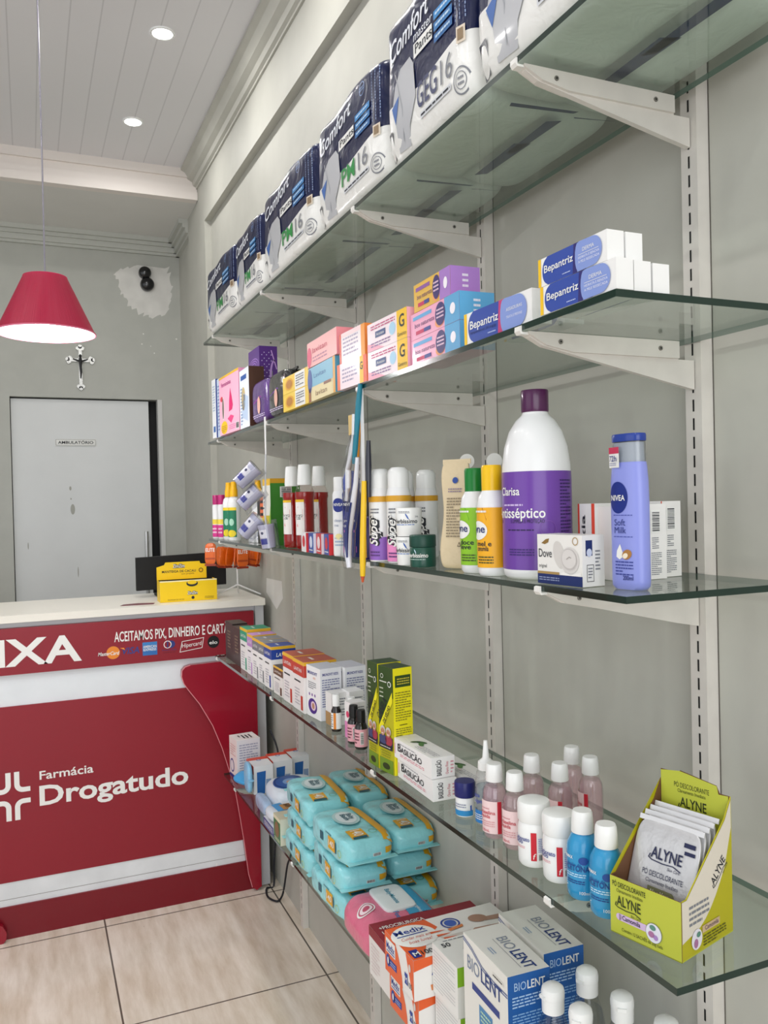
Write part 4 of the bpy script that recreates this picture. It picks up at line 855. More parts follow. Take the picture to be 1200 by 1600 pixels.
flat([(.148, .88), (.172, .86)], .0245, .0135, thin('frosted_lid', (.80, .82, .84), .10, .3)).build('frosted_collar', t); flat([(.148, .8), (.171, .78)], .0245, .0135, P('#B9BFC8', .5)).build('inner_neck', t)
flat([(.172, .88), (.173, .90), (.179, .90), (.181, .86)], .0245, .0135, P('#1D3A92', .25, coat=.3)).build('cap', t)
b = B(); b.ell(Sx, -.006, .107, .0145, .0185, P('#14287E', .3), 1, 36); b.text(Sx, 'NIVEA', -.006, .1035, .0065, WHITE, w=.022, al='c', bold=.014, k=3)
b.fine(Sx, -.014, .0855, .014, .0875, 1, C('#4A55A8'), 1, .5); b.text(Sx, 'Soft', -.012, .0745, .0075, C('#29357F'), k=2); b.text(Sx, 'Milk', -.012, .0655, .0075, C('#29357F'), k=2); b.fine(Sx, -.014, .0605, .014, .0625, 1, C('#4A55A8'), 1, .5)
b.poly(Sx, [(-.010, .038), (-.005, .035), (0, .038), (.0, .043), (-.004, .053), (-.009, .045)], WHITE, 1); b.ell(Sx, .006, .041, .007, .0055, C('#A8763C'), 2, 20, .5); b.ell(Sx, .004, .0395, .004, .003, C('#EFE3CC'), 3, 16, .5)
b.fine(Sx, -.012, .016, .014, .034, 5, C('#3C4796'), 1); b.text(Sx, '200ml', .0, .0115, .005, C('#1F2B78'), w=.014, bold=.014, k=2)
b.build('label', t, ang=60)
b = B(); b.poly(lambda u, v, k=1: Sx(u, v, k), [(-.0215, .142), (-.002, .142), (-.002, .165), (-.0215, .165)], WHITE, 4); b.poly(Sx, [(-.0215, .1585), (-.002, .1585), (-.002, .166), (-.0215, .166)], C('#C3214E'), 5); b.text(Sx, '72h', -.0185, .1495, .0065, C('#1F2B78'), w=.013, bold=.014, k=6); b.fine(Sx, -.0185, .144, -.006, .148, 2, C('#7A80A8'), 6); b.build('sticker', t, ang=60)
# white cartons by the wall
def dox(b, F, N, T, w, h, d):
    b.bars(F, w * .25, h * .62, w * .68, h * .92, vert=False); b.fine(F, w * .25, h * .05, w * .75, h * .36, 12, GREY); b.fine(F, w * .3, h * .4, w * .62, h * .56, 6, GREY); b.rect(F, 0, 0, w * .05, h, C('#D8573A'))
def ox(label, x0, x1, y, h, yaw_):
    w = x1 - x0; ang = yaw_; b = B(); b.box((0, 0, 0), (w, .05, h), P('#E9E7E5', .45)); N = pl((0, 0, 0), (1, 0, 0), (0, 0, 1)); dox(b, N, None, None, w, h, .05)
    return tag(b.build('carton', None, (x0, y, z3(y) + .0006), ang, smooth=False), label, 'box', 'white cartons with barcodes')
ox('white carton with a barcode and red edge, left of the pair by the wall', -.139, -.105, .858, .098, 0)
ox('white carton with a barcode and red edge, closest to the wall on the middle shelf', -.101, -.064, .872, .101, .10)
ox('white carton mostly hidden behind the lavender bottle', -.178, -.143, .868, .096, 0)
def dxi(b, F, N, T, w, h, d): b.rect(F, 0, 0, w * .12, h, C('#D8402C')); b.text(F, 'oxia', w * .55, h * .35, w * .28, INK, rot=PI / 2, w=h * .5, bold=.014); b.rect(N, 0, 0, d * .1, h, C('#D8402C')); b.text(N, 'oxia', d * .62, h * .25, d * .26, INK, rot=PI / 2, w=h * .55, bold=.014)
carton('white carton with a red edge and upright black lettering behind the soap carton', (-.188, .935), (-.188, .905), 3, .100, .05, '#E9E7E5', dec=dxi)
# hanging toothbrushes
hx, hy = -.297, 1.455
hs = thing('hanging_strip', 'white clip strip of toothbrushes hanging from the second highest shelf', 'strip', (hx, hy, zs(2, hy) - .002))
B().box((.004, -.007, -.26), (.0055, .007, -.0), P('#E8E9EA', .4)).build('strip', hs)
def brush(label, pts, r, c1, head=None, c2='#E9E4D2', card=None, tipc=None):
    o = Vector((hx, pts[0][0], pts[0][1])); t = thing('toothbrush', label, 'toothbrush', o, group='hanging toothbrushes')
    L = [Vector((dx, y, z)) - Vector((0, o.y, o.z)) for dx, y, z in [(p[2] if len(p) > 2 else 0, p[0], p[1]) for p in pts]]
    hd = B().tube(L, r, P(c1, .3, coat=.3), 12).build('handle', t)
    if head:
        (y0, z0), (y1, z1) = head; b = B(); b.box((-.005, y0 - o.y, z0 - o.z), (.005, y1 - o.y, z1 - o.z), P(c2, .6)); b.build('bristles', hd)
    if tipc:
        b = B(); b.tube([L[-1], L[-1] + (L[-1] - L[-2]).normalized() * .012], [r[-1] * .9, .002], P(tipc, .35)); b.build('tip', hd)
    if card:
        b = B(); m = [Vector((-.006, (p - Vector((0, 0, 0))).y, p.z)) for p in L]
        b.tube([p + Vector((0, 0, 0)) for p in L], [q * 2.1 for q in r], CLEARG, 14); b.build('blister', t)
    return t
brush('toothbrush with a teal handle at the top of the toothbrush strip', [(1.447, 1.722), (1.458, 1.69), (1.472, 1.64), (1.482, 1.605), (1.490, 1.575)], [.0045, .006, .0055, .0055, .004], '#1F7D93')
brush('white toothbrush with an amber bristled head on the left of the strip', [(1.474, 1.668, -.004), (1.478, 1.63, -.004), (1.492, 1.605, -.004), (1.512, 1.565, -.004), (1.514, 1.53, -.004), (1.527, 1.505, -.004)], [.004, .004, .005, .006, .006, .004], '#E6E8EC', ((1.477, 1.630), (1.502, 1.668)), '#E3C37A', card=True)
brush('orange handled toothbrush in the middle of the strip', [(1.466, 1.66, .006), (1.485, 1.60, .006), (1.498, 1.54, .006), (1.516, 1.485, .006)], [.003, .004, .005, .004], '#DE9230')
brush('white and navy toothbrush hanging lowest on the left of the strip', [(1.452, 1.585, -.008), (1.462, 1.54, -.008), (1.484, 1.49, -.008), (1.506, 1.445, -.008), (1.514, 1.40, -.008), (1.508, 1.374, -.008)], [.0035, .0045, .006, .0065, .007, .005], '#E9EBF2', card=True)
brush('slim navy toothbrush clipped beside the white and navy one', [(1.470, 1.50, -.016), (1.492, 1.455, -.016), (1.500, 1.42, -.016), (1.498, 1.395, -.016)], [.0022, .003, .0034, .002], '#26336E')
brush('yellow toothbrush hanging lowest on the right of the strip', [(1.436, 1.540, -.002), (1.440, 1.50, -.002), (1.446, 1.45, -.002), (1.451, 1.40, -.002), (1.454, 1.362, -.002)], [.0045, .0055, .006, .0062, .005], '#F0C414', tipc='#C9562A', c2='#D9E04A')
brush('dark handled toothbrush at the back of the strip', [(1.434, 1.615, .008), (1.437, 1.57, .008), (1.440, 1.51, .008)], [.004, .006, .005], '#2B2D3A')
# ------------------------------------------------------------------ second lowest shelf
def lav(c, bw=True):
    def f(b, F, N, T, w, h, d):
        b.rect(F, 0, h * .70, w, h * .93, C(c)); b.rect(F, 0, h * .93, w, h, C('#E8B52A')); b.rect(N, 0, h * .70, d, h * .93, C(c)); b.rect(N, 0, h * .93, d, h, C('#E8B52A'))
        b.text(F, 'LAVITAN', w * .12, h * .78, h * .07, WHITE, w=w * .7, bold=.010); b.text(N, 'LAVITAN', d * .2, h * .76, h * .09, WHITE, w=d * .75, bold=.014, sh=.15)
        b.fine(F, w * .15, h * .55, w * .7, h * .62, 1, INK, 2); b.fine(F, w * .15, h * .1, w * .6, h * .45, 6, C('#B9B4BC')); b.rect(F, w * .68, h * .04, w * .86, h * .32, C(c)); b.fine(T, w * .3, d * .3, w * .7, d * .5, 1, WHITE)
    return f
BX = [('dark brown carton at the far end of the second lowest shelf', 2.80, 2.70, .124, '#3A2A28', '#2C2020', '#3B332F', None, .05),
      ('dark brown carton next to the green topped one', 2.695, 2.59, .120, '#402E2A', '#2C2020', '#3B332F', None, .05),
      ('white vitamin carton with a green top', 2.585, 2.50, .131, '#EFEDEC', '#EFEDEC', '#1F9A78', '#1F9A78', .075),
      ('white vitamin carton with a lilac top', 2.495, 2.435, .122, '#EEEAEE', '#EEEAEE', '#BE8ACB', '#BE8ACB', .075),
      ('white vitamin carton with a grey top, left of two', 2.43, 2.365, .119, '#EFEDEC', '#EFEDEC', '#84868C', '#77797F', .075),
      ('white vitamin carton with a grey top, right of two', 2.36, 2.30, .119, '#EFEDEC', '#EFEDEC', '#84868C', '#77797F', .075),
      ('white vitamin carton with a royal blue top', 2.295, 2.225, .119, '#EFEDEC', '#EFEDEC', '#26459A', '#1E3F98', .07),
      ('shorter vitamin carton with a brown top', 2.20, 2.115, .075, '#EFEBE8', '#EFEBE8', '#54473A', '#6A4630', .055),
      ('white vitamin carton with a brick red top, left of two', 2.105, 2.02, .126, '#EFEBEA', '#EFEBEA', '#B04A36', '#C23A2A', .085),
      ('white vitamin carton with a brick red top, right of two', 2.015, 1.93, .125, '#EFEBEA', '#EFEBEA', '#B04A36', '#C23A2A', .085)]
for lab, ya, yb, h, f_, n_, t_, c, d in BX:
    carton(lab, (-.273, ya), (-.271, yb), 4, h, d, f_, n_, t_, dec=lav(c) if c else (lambda b, F, N, T, w, h, d: b.fine(F, w * .3, h * .3, w * .7, h * .8, 6, C('#8A7A64'))))
def dpu(b, F, N, T, w, h, d):
    b.text(F, 'IMUNOVIT', w * .1, h * .84, h * .06, C('#3A3F8E'), w=w * .7, bold=.014); b.text(F, 'KIDS', w * .5, h * .76, h * .04, C('#E07A2A')); b.ell(F, w * .42, h * .22, w * .32, h * .15, C('#4B2A86')); b.ell(F, w * .48, h * .23, w * .18, h * .09, C('#E3C8D8'), 2); b.ell(F, w * .48, h * .23, w * .09, h * .06, C('#B98A6A'), 3)
    for k in range(3): b.ell(F, w * (.2 + .2 * k), h * .44, w * .05, h * .03, C('#8A6AA8'))
    b.fine(F, w * .12, h * .55, w * .7, h * .7, 4, GREY); b.text(N, 'IMUNOVIT KIDS', d * .1, h * .86, h * .05, C('#3A3F8E'), w=d * .75, bold=.014); b.fine(N, d * .08, h * .25, d * .9, h * .8, 12, C('#7C80A8')); b.bars(N, d * .55, h * .05, d * .9, h * .18)
carton('white carton with a purple oval, front one of two', (-.266, 1.925), (-.258, 1.845), 4, .122, .055, '#EFEFF0', '#E9EAF0', dec=dpu, top='#C9CBD8')
carton('white carton of small print set back behind the purple oval carton', (-.205, 1.92), (-.198, 1.84), 4, .121, .055, '#EFEFF0', '#E9EAF0', dec=dpu, top='#C9CBD8')
carton('short white carton behind the small white capped bottle', (-.252, 1.828), (-.250, 1.79), 4, .075, .038, '#EAE9E8', dec=lambda b, F, N, T, w, h, d: (b.rect(F, 0, 0, w, h * .4, C('#B08A5A')), b.fine(N, d * .1, h * .2, d * .9, h * .85, 8, GREY)))
carton('short white carton with a small print end beside the brown dropper bottle', (-.215, 1.82), (-.212, 1.775), 4, .078, .036, '#ECECEC', dec=lambda b, F, N, T, w, h, d: b.fine(N, d * .1, h * .2, d * .9, h * .85, 8, GREY))
AMB = P('#1C1310', .15, coat=.5)
bottle('medicine_bottle', 'brown medicine bottle with a white cap and an orange striped label', 'bottle', -.252, 1.755, z4(1.755), [(.0105, 0), (.0115, .003), (.0115, .046), (.007, .055), (.0065, .058)], AMB, cap_prof(.0085, .056, .026), WPL, (.006, .042, WHITE), 3.9, lambda b, S, r, h: (b.rect(S, -r * .1, 0, r * .4, h, C('#D9822A'), 1, 4), b.fine(S, -r * .9, h * .1, -r * .2, h * .9, 6, GREY)), n=24, wrap=PI * 1.3)
bottle('medicine_bottle', 'brown medicine bottle with a plain white label, half hidden behind the pink carton', 'bottle', -.225, 1.728, z4(1.728), [(.0105, 0), (.0115, .003), (.0115, .046), (.007, .055), (.0065, .058)], AMB, cap_prof(.0085, .056, .022), WPL, (.006, .042, WHITE), 3.9, lambda b, S, r, h: b.fine(S, -r * .6, h * .1, r * .5, h * .9, 6, GREY), n=24, wrap=PI * 1.3)
carton('small carton, white above and pink below, beside the black bottles', (-.252, 1.70), (-.250, 1.668), 4, .079, .036, '#EEECEC', dec=lambda b, F, N, T, w, h, d: (b.rect(F, 0, 0, w, h * .45, C('#E48CC0')), b.ell(F, w * .5, h * .66, w * .25, h * .09, C('#D84A70')), b.fine(N, d * .1, h * .5, d * .9, h * .9, 6, GREY), b.rect(N, 0, 0, d, h * .45, C('#E9A0CC'))))
for k, (x, y) in enumerate(((-.251, 1.648), (-.252, 1.603))):
    bottle('dropper_bottle', 'black bottle with a ribbed cap and pink label, %s of two' % ('far one', 'near one')[k], 'bottle', x, y, z4(y), [(.012, 0), (.0135, .003), (.0135, .045), (.010, .053), (.0075, .056)], P('#100D0E', .15, coat=.5), [(.0095, .055), (.0098, .072), (.0088, .080), (.0005, .081)], P('#0C0C0D', .4), (.006, .042, P('#DFA3AE', .4)), 3.9, lambda b, S, r, h: (b.fine(S, -r * .8, h * .15, r * .1, h * .85, 4, C('#6A3C48')), b.bars(S, r * .3, h * .15, r * .8, h * .85, vert=False)), n=28, wrap=PI * 1.5, group='black dropper bottles')
# tall green and yellow herbal cartons
def dcan(b, F, N, T, w, h, d):
    OL = C('#2E4A1C')
    b.rect(F, 0, h * .72, w, h, OL); b.poly(F, [(0, h * .40), (w * .25, h * .42), (w, h * .76), (w, h * .9), (0, h * .9)], OL, 2); b.poly(F, [(0, h * .42), (w * .95, h * .78), (w * .95, h * .68), (w * .1, h * .36), (0, h * .36)], C('#E8DF20'), 3)
    b.text(F, 'CANELA', w * .12, h * .48, w * .30, INK, w=h * .235, rot=1.02, bold=.014, k=5); b.text(F, 'DE VELHO', w * .42, h * .46, w * .16, INK, w=h * .2, rot=1.02, bold=.014, k=5)
    b.ring(F, w * .28, h * .91, w * .1, h * .022, .0012, C('#D9DDD0'), 4); b.fine(F, w * .12, h * .845, w * .6, h * .87, 1, C('#D9DDD0'), 4); b.ell(F, w * .78, h * .845, w * .12, h * .028, WHITE, 4); b.ell(F, w * .78, h * .845, w * .08, h * .02, OL, 5)
    for k in range(3): b.fine(F, w * .1, h * (.70 + .04 * k), w * .36, h * (.725 + .04 * k), 1, C('#C9CDB8'), 4)
    # couple on the pack: two heads with grey hair and dark clothes
    b.rect(F, 0, h * .26, w * .92, h * .34, C('#2C3350'), 3); 
    for cx_, c1 in ((.28, '#3E4770'), (.66, '#A33A4A')):
        b.ell(F, w * cx_, h * .31, w * .25, h * .05, C(c1), 4); b.ell(F, w * cx_, h * .395, w * .17, h * .042, C('#C9C6C2'), 5); b.ell(F, w * cx_, h * .380, w * .135, h * .036, C('#C08A70'), 6)
        b.line(F, [(w * (cx_ - .06), h * .366), (w * (cx_ + .06), h * .366)], .0012, WHITE, 7); b.ell(F, w * (cx_ - .05), h * .388, w * .02, h * .004, INK, 7, 8); b.ell(F, w * (cx_ + .05), h * .388, w * .02, h * .004, INK, 7, 8)
    b.rect(F, 0, h * .225, w * .92, h * .265, INK, 5); b.fine(F, w * .1, h * .235, w * .8, h * .255, 1, C('#C9C9C0'), 6)
    b.rect(F, 0, 0, w * .92, h * .13, C('#6E8E24'), 2); b.ell(F, w * .45, h * .06, w * .25, h * .03, C('#2C3A14'), 3); b.fine(F, w * .12, h * .14, w * .75, h * .21, 3, C('#8A8A20'), 3)
    b.rect(N, d * .1, h * .82, d * .92, h * .93, OL); b.fine(N, d * .2, h * .84, d * .85, h * .91, 3, C('#C9B83A'), 2); b.fine(N, d * .1, h * .50, d * .92, h * .78, 12, C('#8A8420')); b.fine(N, d * .3, h * .455, d * .7, h * .475, 1, C('#5A5410')); b.fine(N, d * .1, h * .36, d * .92, h * .44, 4, C('#8A8420')); b.fine(N, d * .1, h * .2, d * .92, h * .33, 6, C('#9A9424'))
YG = '#EFE414'
carton('tall yellow and dark green carton picturing a couple, far one of two', (-.272, 1.51), (-.270, 1.463), 4, .200, .05, '#B9B41E', YG, '#23421E', dec=dcan, group='tall herbal cartons')
carton('tall yellow and dark green carton picturing a couple, near one of two', (-.270, 1.46), (-.262, 1.408), 4, .199, .042, '#B9B41E', YG, '#23421E', dec=dcan, group='tall herbal cartons')
# white ointment cartons
def dbas(b, F, N, T, w, h, d):
    b.text(F, 'B', w * .12, h * .42, h * .38, INK, w=w * .09, bold=.014); b.text(F, 'ASILICÃO', w * .205, h * .42, h * .28, INK, w=w * .56, bold=.014); b.fine(F, w * .15, h * .78, w * .6, h * .86, 1, GREY); b.fine(F, w * .18, h * .18, w * .82, h * .34, 2, C('#E08A98')); b.rect(F, w * .02, h * .2, w * .05, h * .75, C('#E6B0BC'))
    b.text(N, 'BASILICÃO', d * .42, h * .12, d * .2, INK, w=h * .75, rot=PI / 2, bold=.014); b.text(N, 'Ouro Fino', d * .72, h * .15, d * .12, C('#C83A5A'), w=h * .6, rot=PI / 2); b.fine(N, d * .82, h * .15, d * .95, h * .8, 4, C('#D890A0'))
    b.ell(T, w * .38, d * .62, w * .09, d * .13, C('#33602C'), 1, 16, .5); b.ell(T, w * .46, d * .5, w * .08, d * .11, C('#4A7A3A'), 2, 16, -.4); b.ell(T, w * .33, d * .45, w * .06, d * .1, C('#29522A'), 2, 16, 1.1); b.fine(T, w * .5, d * .1, w * .95, d * .5, 4, C('#B9B9BC')); b.ell(T, w * .55, d * .32, w * .04, d * .06, C('#E8D8DC'), 2)
for j, (a_, b_) in enumerate((((-.257, 1.407), (-.259, 1.256)), ((-.262, 1.412), (-.258, 1.262)))):
    carton('white ointment carton with black serif capitals, %s of the front pair' % ('lower', 'upper')[j], a_, b_, 4, .0355, .045, '#F0EFEE', z0=z4(1.33) + .001 + j * .0362, dec=dbas, group='white ointment cartons')
    if j == 0: carton('white ointment carton lying behind the front pair', (-.205, 1.37), (-.203, 1.225), 4, .0355, .045, '#ECEBEA', z0=z4(1.33) + .001 + j * .0362, dec=dbas, group='rear ointment cartons')
# jar, dropper, liquids
bottle('cream_jar', 'small white jar with a navy lid', 'jar', -.236, 1.186, z4(1.186), [(.0145, 0), (.0155, .003), (.0155, .028), (.0145, .031)], WPL, [(.0165, .0305), (.017, .032), (.017, .052), (.016, .0545), (.0005, .055)], P('#1A1F66', .35), (.002, .027, None), 3.7, lambda b, S, r, h: (b.rect(S, -r * 1.4, 0, r * 1.4, h * .35, C('#2E8CC8'), 1, 12), b.poly(S, [(r * .1, h * .3), (r * 1.2, h * .3), (r * 1.2, h * .7)], C('#2A4C9E'), 2), b.fine(S, -r * .9, h * .5, r * .6, h * .8, 2, C('#8A90A8'))), n=28)
bottle('nozzle_bottle', 'clear bottle with a pointed white nozzle and a blue label', 'bottle', -.225, 1.135, z4(1.135), [(.0155, 0), (.0175, .004), (.0175, .07), (.015, .082), (.0105, .088)], CLEAR, [(.0125, .086), (.013, .089), (.0125, .098), (.0075, .102), (.0055, .104), (.0035, .126), (.003, .131), (.0005, .1315)], WPL, (.006, .062, None), 3.6, lambda b, S, r, h: (b.rect(S, -r * 1.2, 0, r * 1.2, h * .35, C('#2F7FC6'), 1, 12), b.text(S, 'água', -r * .9, h * .72, .006, C('#2C3FA0'), bold=.014), b.text(S, 'oxigenada', -r * .9, h * .56, .006, C('#2C3FA0'), bold=.014, w=r * 1.7), b.fine(S, -r * .8, h * .08, r * .5, h * .26, 3, WHITE, 2)), n=32, liquid=[(.0145, .002), (.0165, .005), (.0165, .06), (.0005, .0605)], lmat=P('#DCE6F2', .2, trans=.8))
VP = [(.0160, 0), (.0182, .0035), (.0186, .012), (.0186, .060), (.0175, .070), (.0130, .080), (.0105, .084), (.0105, .087)]
def dvas(b, S, r, h):
    b.rect(S, -r * .95, 0, r * .95, h, P('#EFD3D4', .4), 1, 14, 4); b.rect(S, r * .62, 0, r * .95, h, C('#C32436'), 2, 4); b.text(S, 'Vaselina', -r * .9, h * .60, .0052, C('#C23A4A'), w=r * 1.35, bold=.014, k=3); b.text(S, 'líquida', -r * .9, h * .48, .0052, C('#C23A4A'), w=r * .95, bold=.014, k=3); b.fine(S, -r * .85, h * .74, 0, h * .8, 1, C('#C9828A'), 3); b.fine(S, -r * .85, h * .2, r * .4, h * .4, 3, C('#D9A0A4'), 3); b.text(S, '100mL', -r * .8, h * .05, .004, C('#C23A4A'), k=3)
for k, (x, y, a0, lab) in enumerate(((-.238, 1.088, 3.75, 'front row, left'), (-.232, 1.04, 3.75, 'front row, right'), (-.165, 1.098, 3.4, 'second row, left'), (-.150, 1.045, 3.3, 'second row, middle'), (-.085, 1.105, 3.4, 'back row, nearest the wall'), (-.092, 1.048, 2.9, 'right end of the back row, red stripe showing'))):
    bottle('liquid_bottle', 'pink liquid bottle with a white cap, ' + lab, 'bottle', x, y, z4(y), VP, CLEAR, [(.0128, .0845), (.0132, .0855), (.0125, .1), (.0118, .108), (.0105, .1102), (.0005, .1105)], WPL, (.010, .058, None), a0, dvas if k != 2 and k != 4 else None, n=36, liquid=[(r - .0012, z + .0012) for r, z in VP[:5]] + [(.0132, .0765), (.0005, .077)], lmat=PINKLIQ, group='pink liquid bottles')
def djar(b, S, r, h):
    b.text(S, 'Carbonato', -r * 1.15, h * .66, .0058, C('#26398C'), w=r * 1.25, bold=.014); b.text(S, 'cálcio', -r * 1.15, h * .55, .0058, C('#26398C'), w=r * .8, bold=.014); b.rect(S, r * .18, h * .02, r * .52, h * .98, C('#C81C30'), 1, 4); b.text(S, 'f', r * .27, h * .08, .008, WHITE, k=2, sh=.2); b.fine(S, -r * 1.1, h * .38, -r * .2, h * .48, 2, C('#E0A0A8')); b.fine(S, r * .62, h * .3, r * 1.2, h * .8, 8, C('#7C8CC0')); b.bars(S, r * .62, h * .02, r * 1.2, h * .25)
JP = [(.0195, 0), (.0222, .004), (.0225, .012), (.0225, .050), (.021, .058), (.0195, .061)]
for k, (x, y) in enumerate(((-.236, .985), (-.232, .930))):
    bottle('supplement_jar', 'white screw-top jar with a red bar on its label, %s of two' % ('left', 'right')[k], 'jar', x, y, z4(y), JP, WPL, [(.0215, .0605), (.0225, .062), (.0228, .083), (.0215, .0875), (.018, .089), (.0005, .0895)], WPL, (.010, .050, None), 3.75, djar, n=44, group='white screw-top jars')
ACB = P('#2E93C6', .25, coat=.3)
def dac(b, S, r, h):
    b.ell(S, r * .35, h * .80, r * .3, h * .09, C('#1F4C98')); b.text(S, 'ACETONA', -r * 1.05, h * .55, .007, C('#173C84'), w=r * 1.75, bold=.014); b.text(S, 'solução de', -r * .9, h * .66, .0042, C('#1F4C98'), w=r * 1.1); b.text(S, 'FARMAX', -r * 1.1, h * .82, .004, WHITE, w=r * .8, bold=.014); b.fine(S, -r * .8, h * .40, r * .5, h * .5, 2, C('#BFE2F4')); b.fine(S, -r * .8, h * .24, r * .4, h * .34, 2, C('#173C84')); b.line(S, [(-r * .9, h * .16), (r * .8, h * .12)], .0007, WHITE); b.text(S, '100ml', r * .1, h * .02, .004, WHITE, w=r * .6)
AP = [(.0175, 0), (.0202, .004), (.0206, .012), (.0206, .058), (.0195, .068), (.0145, .078), (.0115, .081), (.0115, .084)]
for k, (x, y) in enumerate(((-.234, .876), (-.236, .826))):
    bottle('acetone_bottle', 'bright blue bottle with a white cap, %s of two beside the lime box' % ('left', 'right')[k], 'bottle', x, y, z4(y), AP, ACB, [(.0138, .0815), (.0143, .0825), (.0135, .098), (.0128, .106), (.0115, .1088), (.0005, .109)], WPL, (.008, .062, None), 3.75, dac, n=44, group='blue bottles')
# lime display box of sachets
AL = thing('display_box', 'lime green open display box of silver sachets near the corner of its shelf', 'display box', (-.2365, .6995, z4(.7) + .0008), rotz=math.atan2(.263 - .2365, .787 - .6995) * .9)
LIME = P('#B7BD3F', .45); LIM2 = P('#B5AE14', .45); BRN = P('#6E4A30', .7)
w_, d_, h_, hb_ = .092, .105, .066, .168
b = B(); TK = .0012
F = pl((0, w_, 0), (0, -1, 0), (0, 0, 1)); N = pl((0, 0, 0), (1, 0, 0), (0, 0, 1))
b.box((0, 0, 0), (TK, w_, h_), BRN, front=LIME); b.box((0, 0, 0), (d_, w_, TK), LIME)
def alyne(c, S, u, v, h, mat, w):
    c.text(S, 'ALYNE', u, v, h, mat, w=w, bold=.014); c.line(S, [(u - w * .02, v + h * .3), (u - w * .06, v - h * .05), (u + w * .05, v - h * .22), (u + w * .4, v - h * .30), (u + w * .75, v - h * .22), (u + w, v - h * .5)], h * .09, mat, 2); c.text(S, 'Skin Care', u + w * .58, v - h * .72, h * .26, mat, w=w * .4, sh=.2)
GI = P('#2A3312', .5)
b.text(F, 'PÓ DESCOLORANTE', w_ * .04, h_ * .84, .0058, GI, w=w_ * .48, bold=.010); b.text(F, 'Clareamento Imediato', w_ * .1, h_ * .75, .004, GI, w=w_ * .38); alyne(b, F, w_ * .10, h_ * .52, .0115, GI, w_ * .35)
b.rect(F, w_ * .13, h_ * .26, w_ * .56, h_ * .38, C('#CDB4D6')); b.ell(F, w_ * .13, h_ * .32, .004, .0039, C('#CDB4D6')); b.text(F, 'Camomila', w_ * .18, h_ * .29, .0052, C('#2E2348'), w=w_ * .26, bold=.014); b.ell(F, w_ * .63, h_ * .30, w_ * .115, h_ * .17, C('#8A9272'), 2); b.ell(F, w_ * .63, h_ * .30, w_ * .107, h_ * .16, C('#DEDEEA'), 3); b.ell(F, w_ * .66, h_ * .24, .003, .003, C('#A884C0'), 4); b.ell(F, w_ * .60, h_ * .27, .004, .0035, C('#A8709A'), 4); b.ell(F, w_ * .62, h_ * .39, .004, .003, C('#5A8A7A'), 4)
b.text(F, 'Contém 12 SACHÊS de 20g cada', w_ * .17, h_ * .09, .0038, GI, w=w_ * .58)
b.build('front_panel', AL, smooth=False)
b = B(); side = [(TK, TK), (d_, TK), (d_, hb_ * .93), (d_ * .86, hb_ * .80), (d_ * .1, h_ * 1.0), (TK, h_)]
b.prism(side, 'y', 0, TK, LIM2); b.poly(N, [(TK, h_ * .30)] + [(d_ * (.15 + .1 * k), h_ * (.35 + .018 * k * k)) for k in range(0, 8)] + [(d_ * .985, hb_ * .72), (d_ * .985, hb_ * .91), (d_ * .86, hb_ * .79), (d_ * .1, h_ * .99), (TK, h_ * .99)], C('#DCD4C6'), 1)
alyne_S = lambda u, v, k=1: N(u * math.cos(.75) - v * math.sin(.75) + d_ * .62, u * math.sin(.75) + v * math.cos(.75) + h_ * .98, k)
alyne(b, alyne_S, 0, 0, .0105, INK, .034); b.fine(N, d_ * .14, h_ * .50, d_ * .52, h_ * .88, 4, GREY, 2)
b.rect(N, d_ * .38, h_ * .30, d_ * .72, h_ * .42, C('#CBB08A'), 2); b.text(N, 'Camomila', d_ * .43, h_ * .33, .005, C('#5A3A6A'), w=d_ * .26, k=3); b.ell(N, d_ * .27, h_ * .26, d_ * .1, h_ * .17, C('#E4E0EA'), 3); b.ell(N, d_ * .25, h_ * .2, .004, .005, C('#A8709A'), 4); b.ell(N, d_ * .3, h_ * .33, .004, .003, C('#5A8A7A'), 4); b.fine(N, d_ * .4, h_ * .06, d_ * .85, h_ * .26, 4, C('#5A5A10'), 2)
b.build('side_panel', AL, smooth=False)
b = B(); b.prism(side, 'y', w_ - TK, w_, BRN); b.quad((TK, w_ + .0002, TK), (TK, w_ + .0002, h_), (d_, w_ + .0002, hb_ * .93), (d_, w_ + .0002, TK), LIM2); b.build('side_panel', AL, smooth=False)
b = B(); b.prism([(TK, TK), (w_ - TK, TK), (w_ - TK, hb_), (w_ * .72, hb_ * 1.0), (w_ * .7, hb_ * 1.02), (TK + .016, hb_ * .98), (TK + .012, hb_ * .93), (TK, hb_ * .93)], 'x', d_ - TK, d_, BRN)
HS = pl((d_ - TK - .0004, w_, 0), (0, -1, 0), (0, 0, 1)); b.poly(HS, [(.002, h_), (w_ - .002, h_), (w_ - .002, hb_ * .93), (w_ - .014, hb_ * .925), (w_ - .016, hb_ * .98), (w_ * .3, hb_ * 1.018), (w_ * .02, hb_ * .995)], LIME, 1)
b.text(HS, 'PÓ DESCOLORANTE', w_ * .22, hb_ * .90, .006, GI, w=w_ * .5); b.text(HS, 'Clareamento Imediato', w_ * .27, hb_ * .865, .0042, GI, w=w_ * .4); alyne(b, HS, w_ * .3, hb_ * .765, .0115, GI, w_ * .38); b.line(HS, [(w_ * .2, hb_ * .6), (w_ * .6, hb_ * .62), (w_ * .95, hb_ * .58)], .002, C('#8A8A60'), 2)
b.build('header_panel', AL, smooth=False)
SILV = P('#C6C6C8', .3, metal=.35, bump=.25, bscale=35)
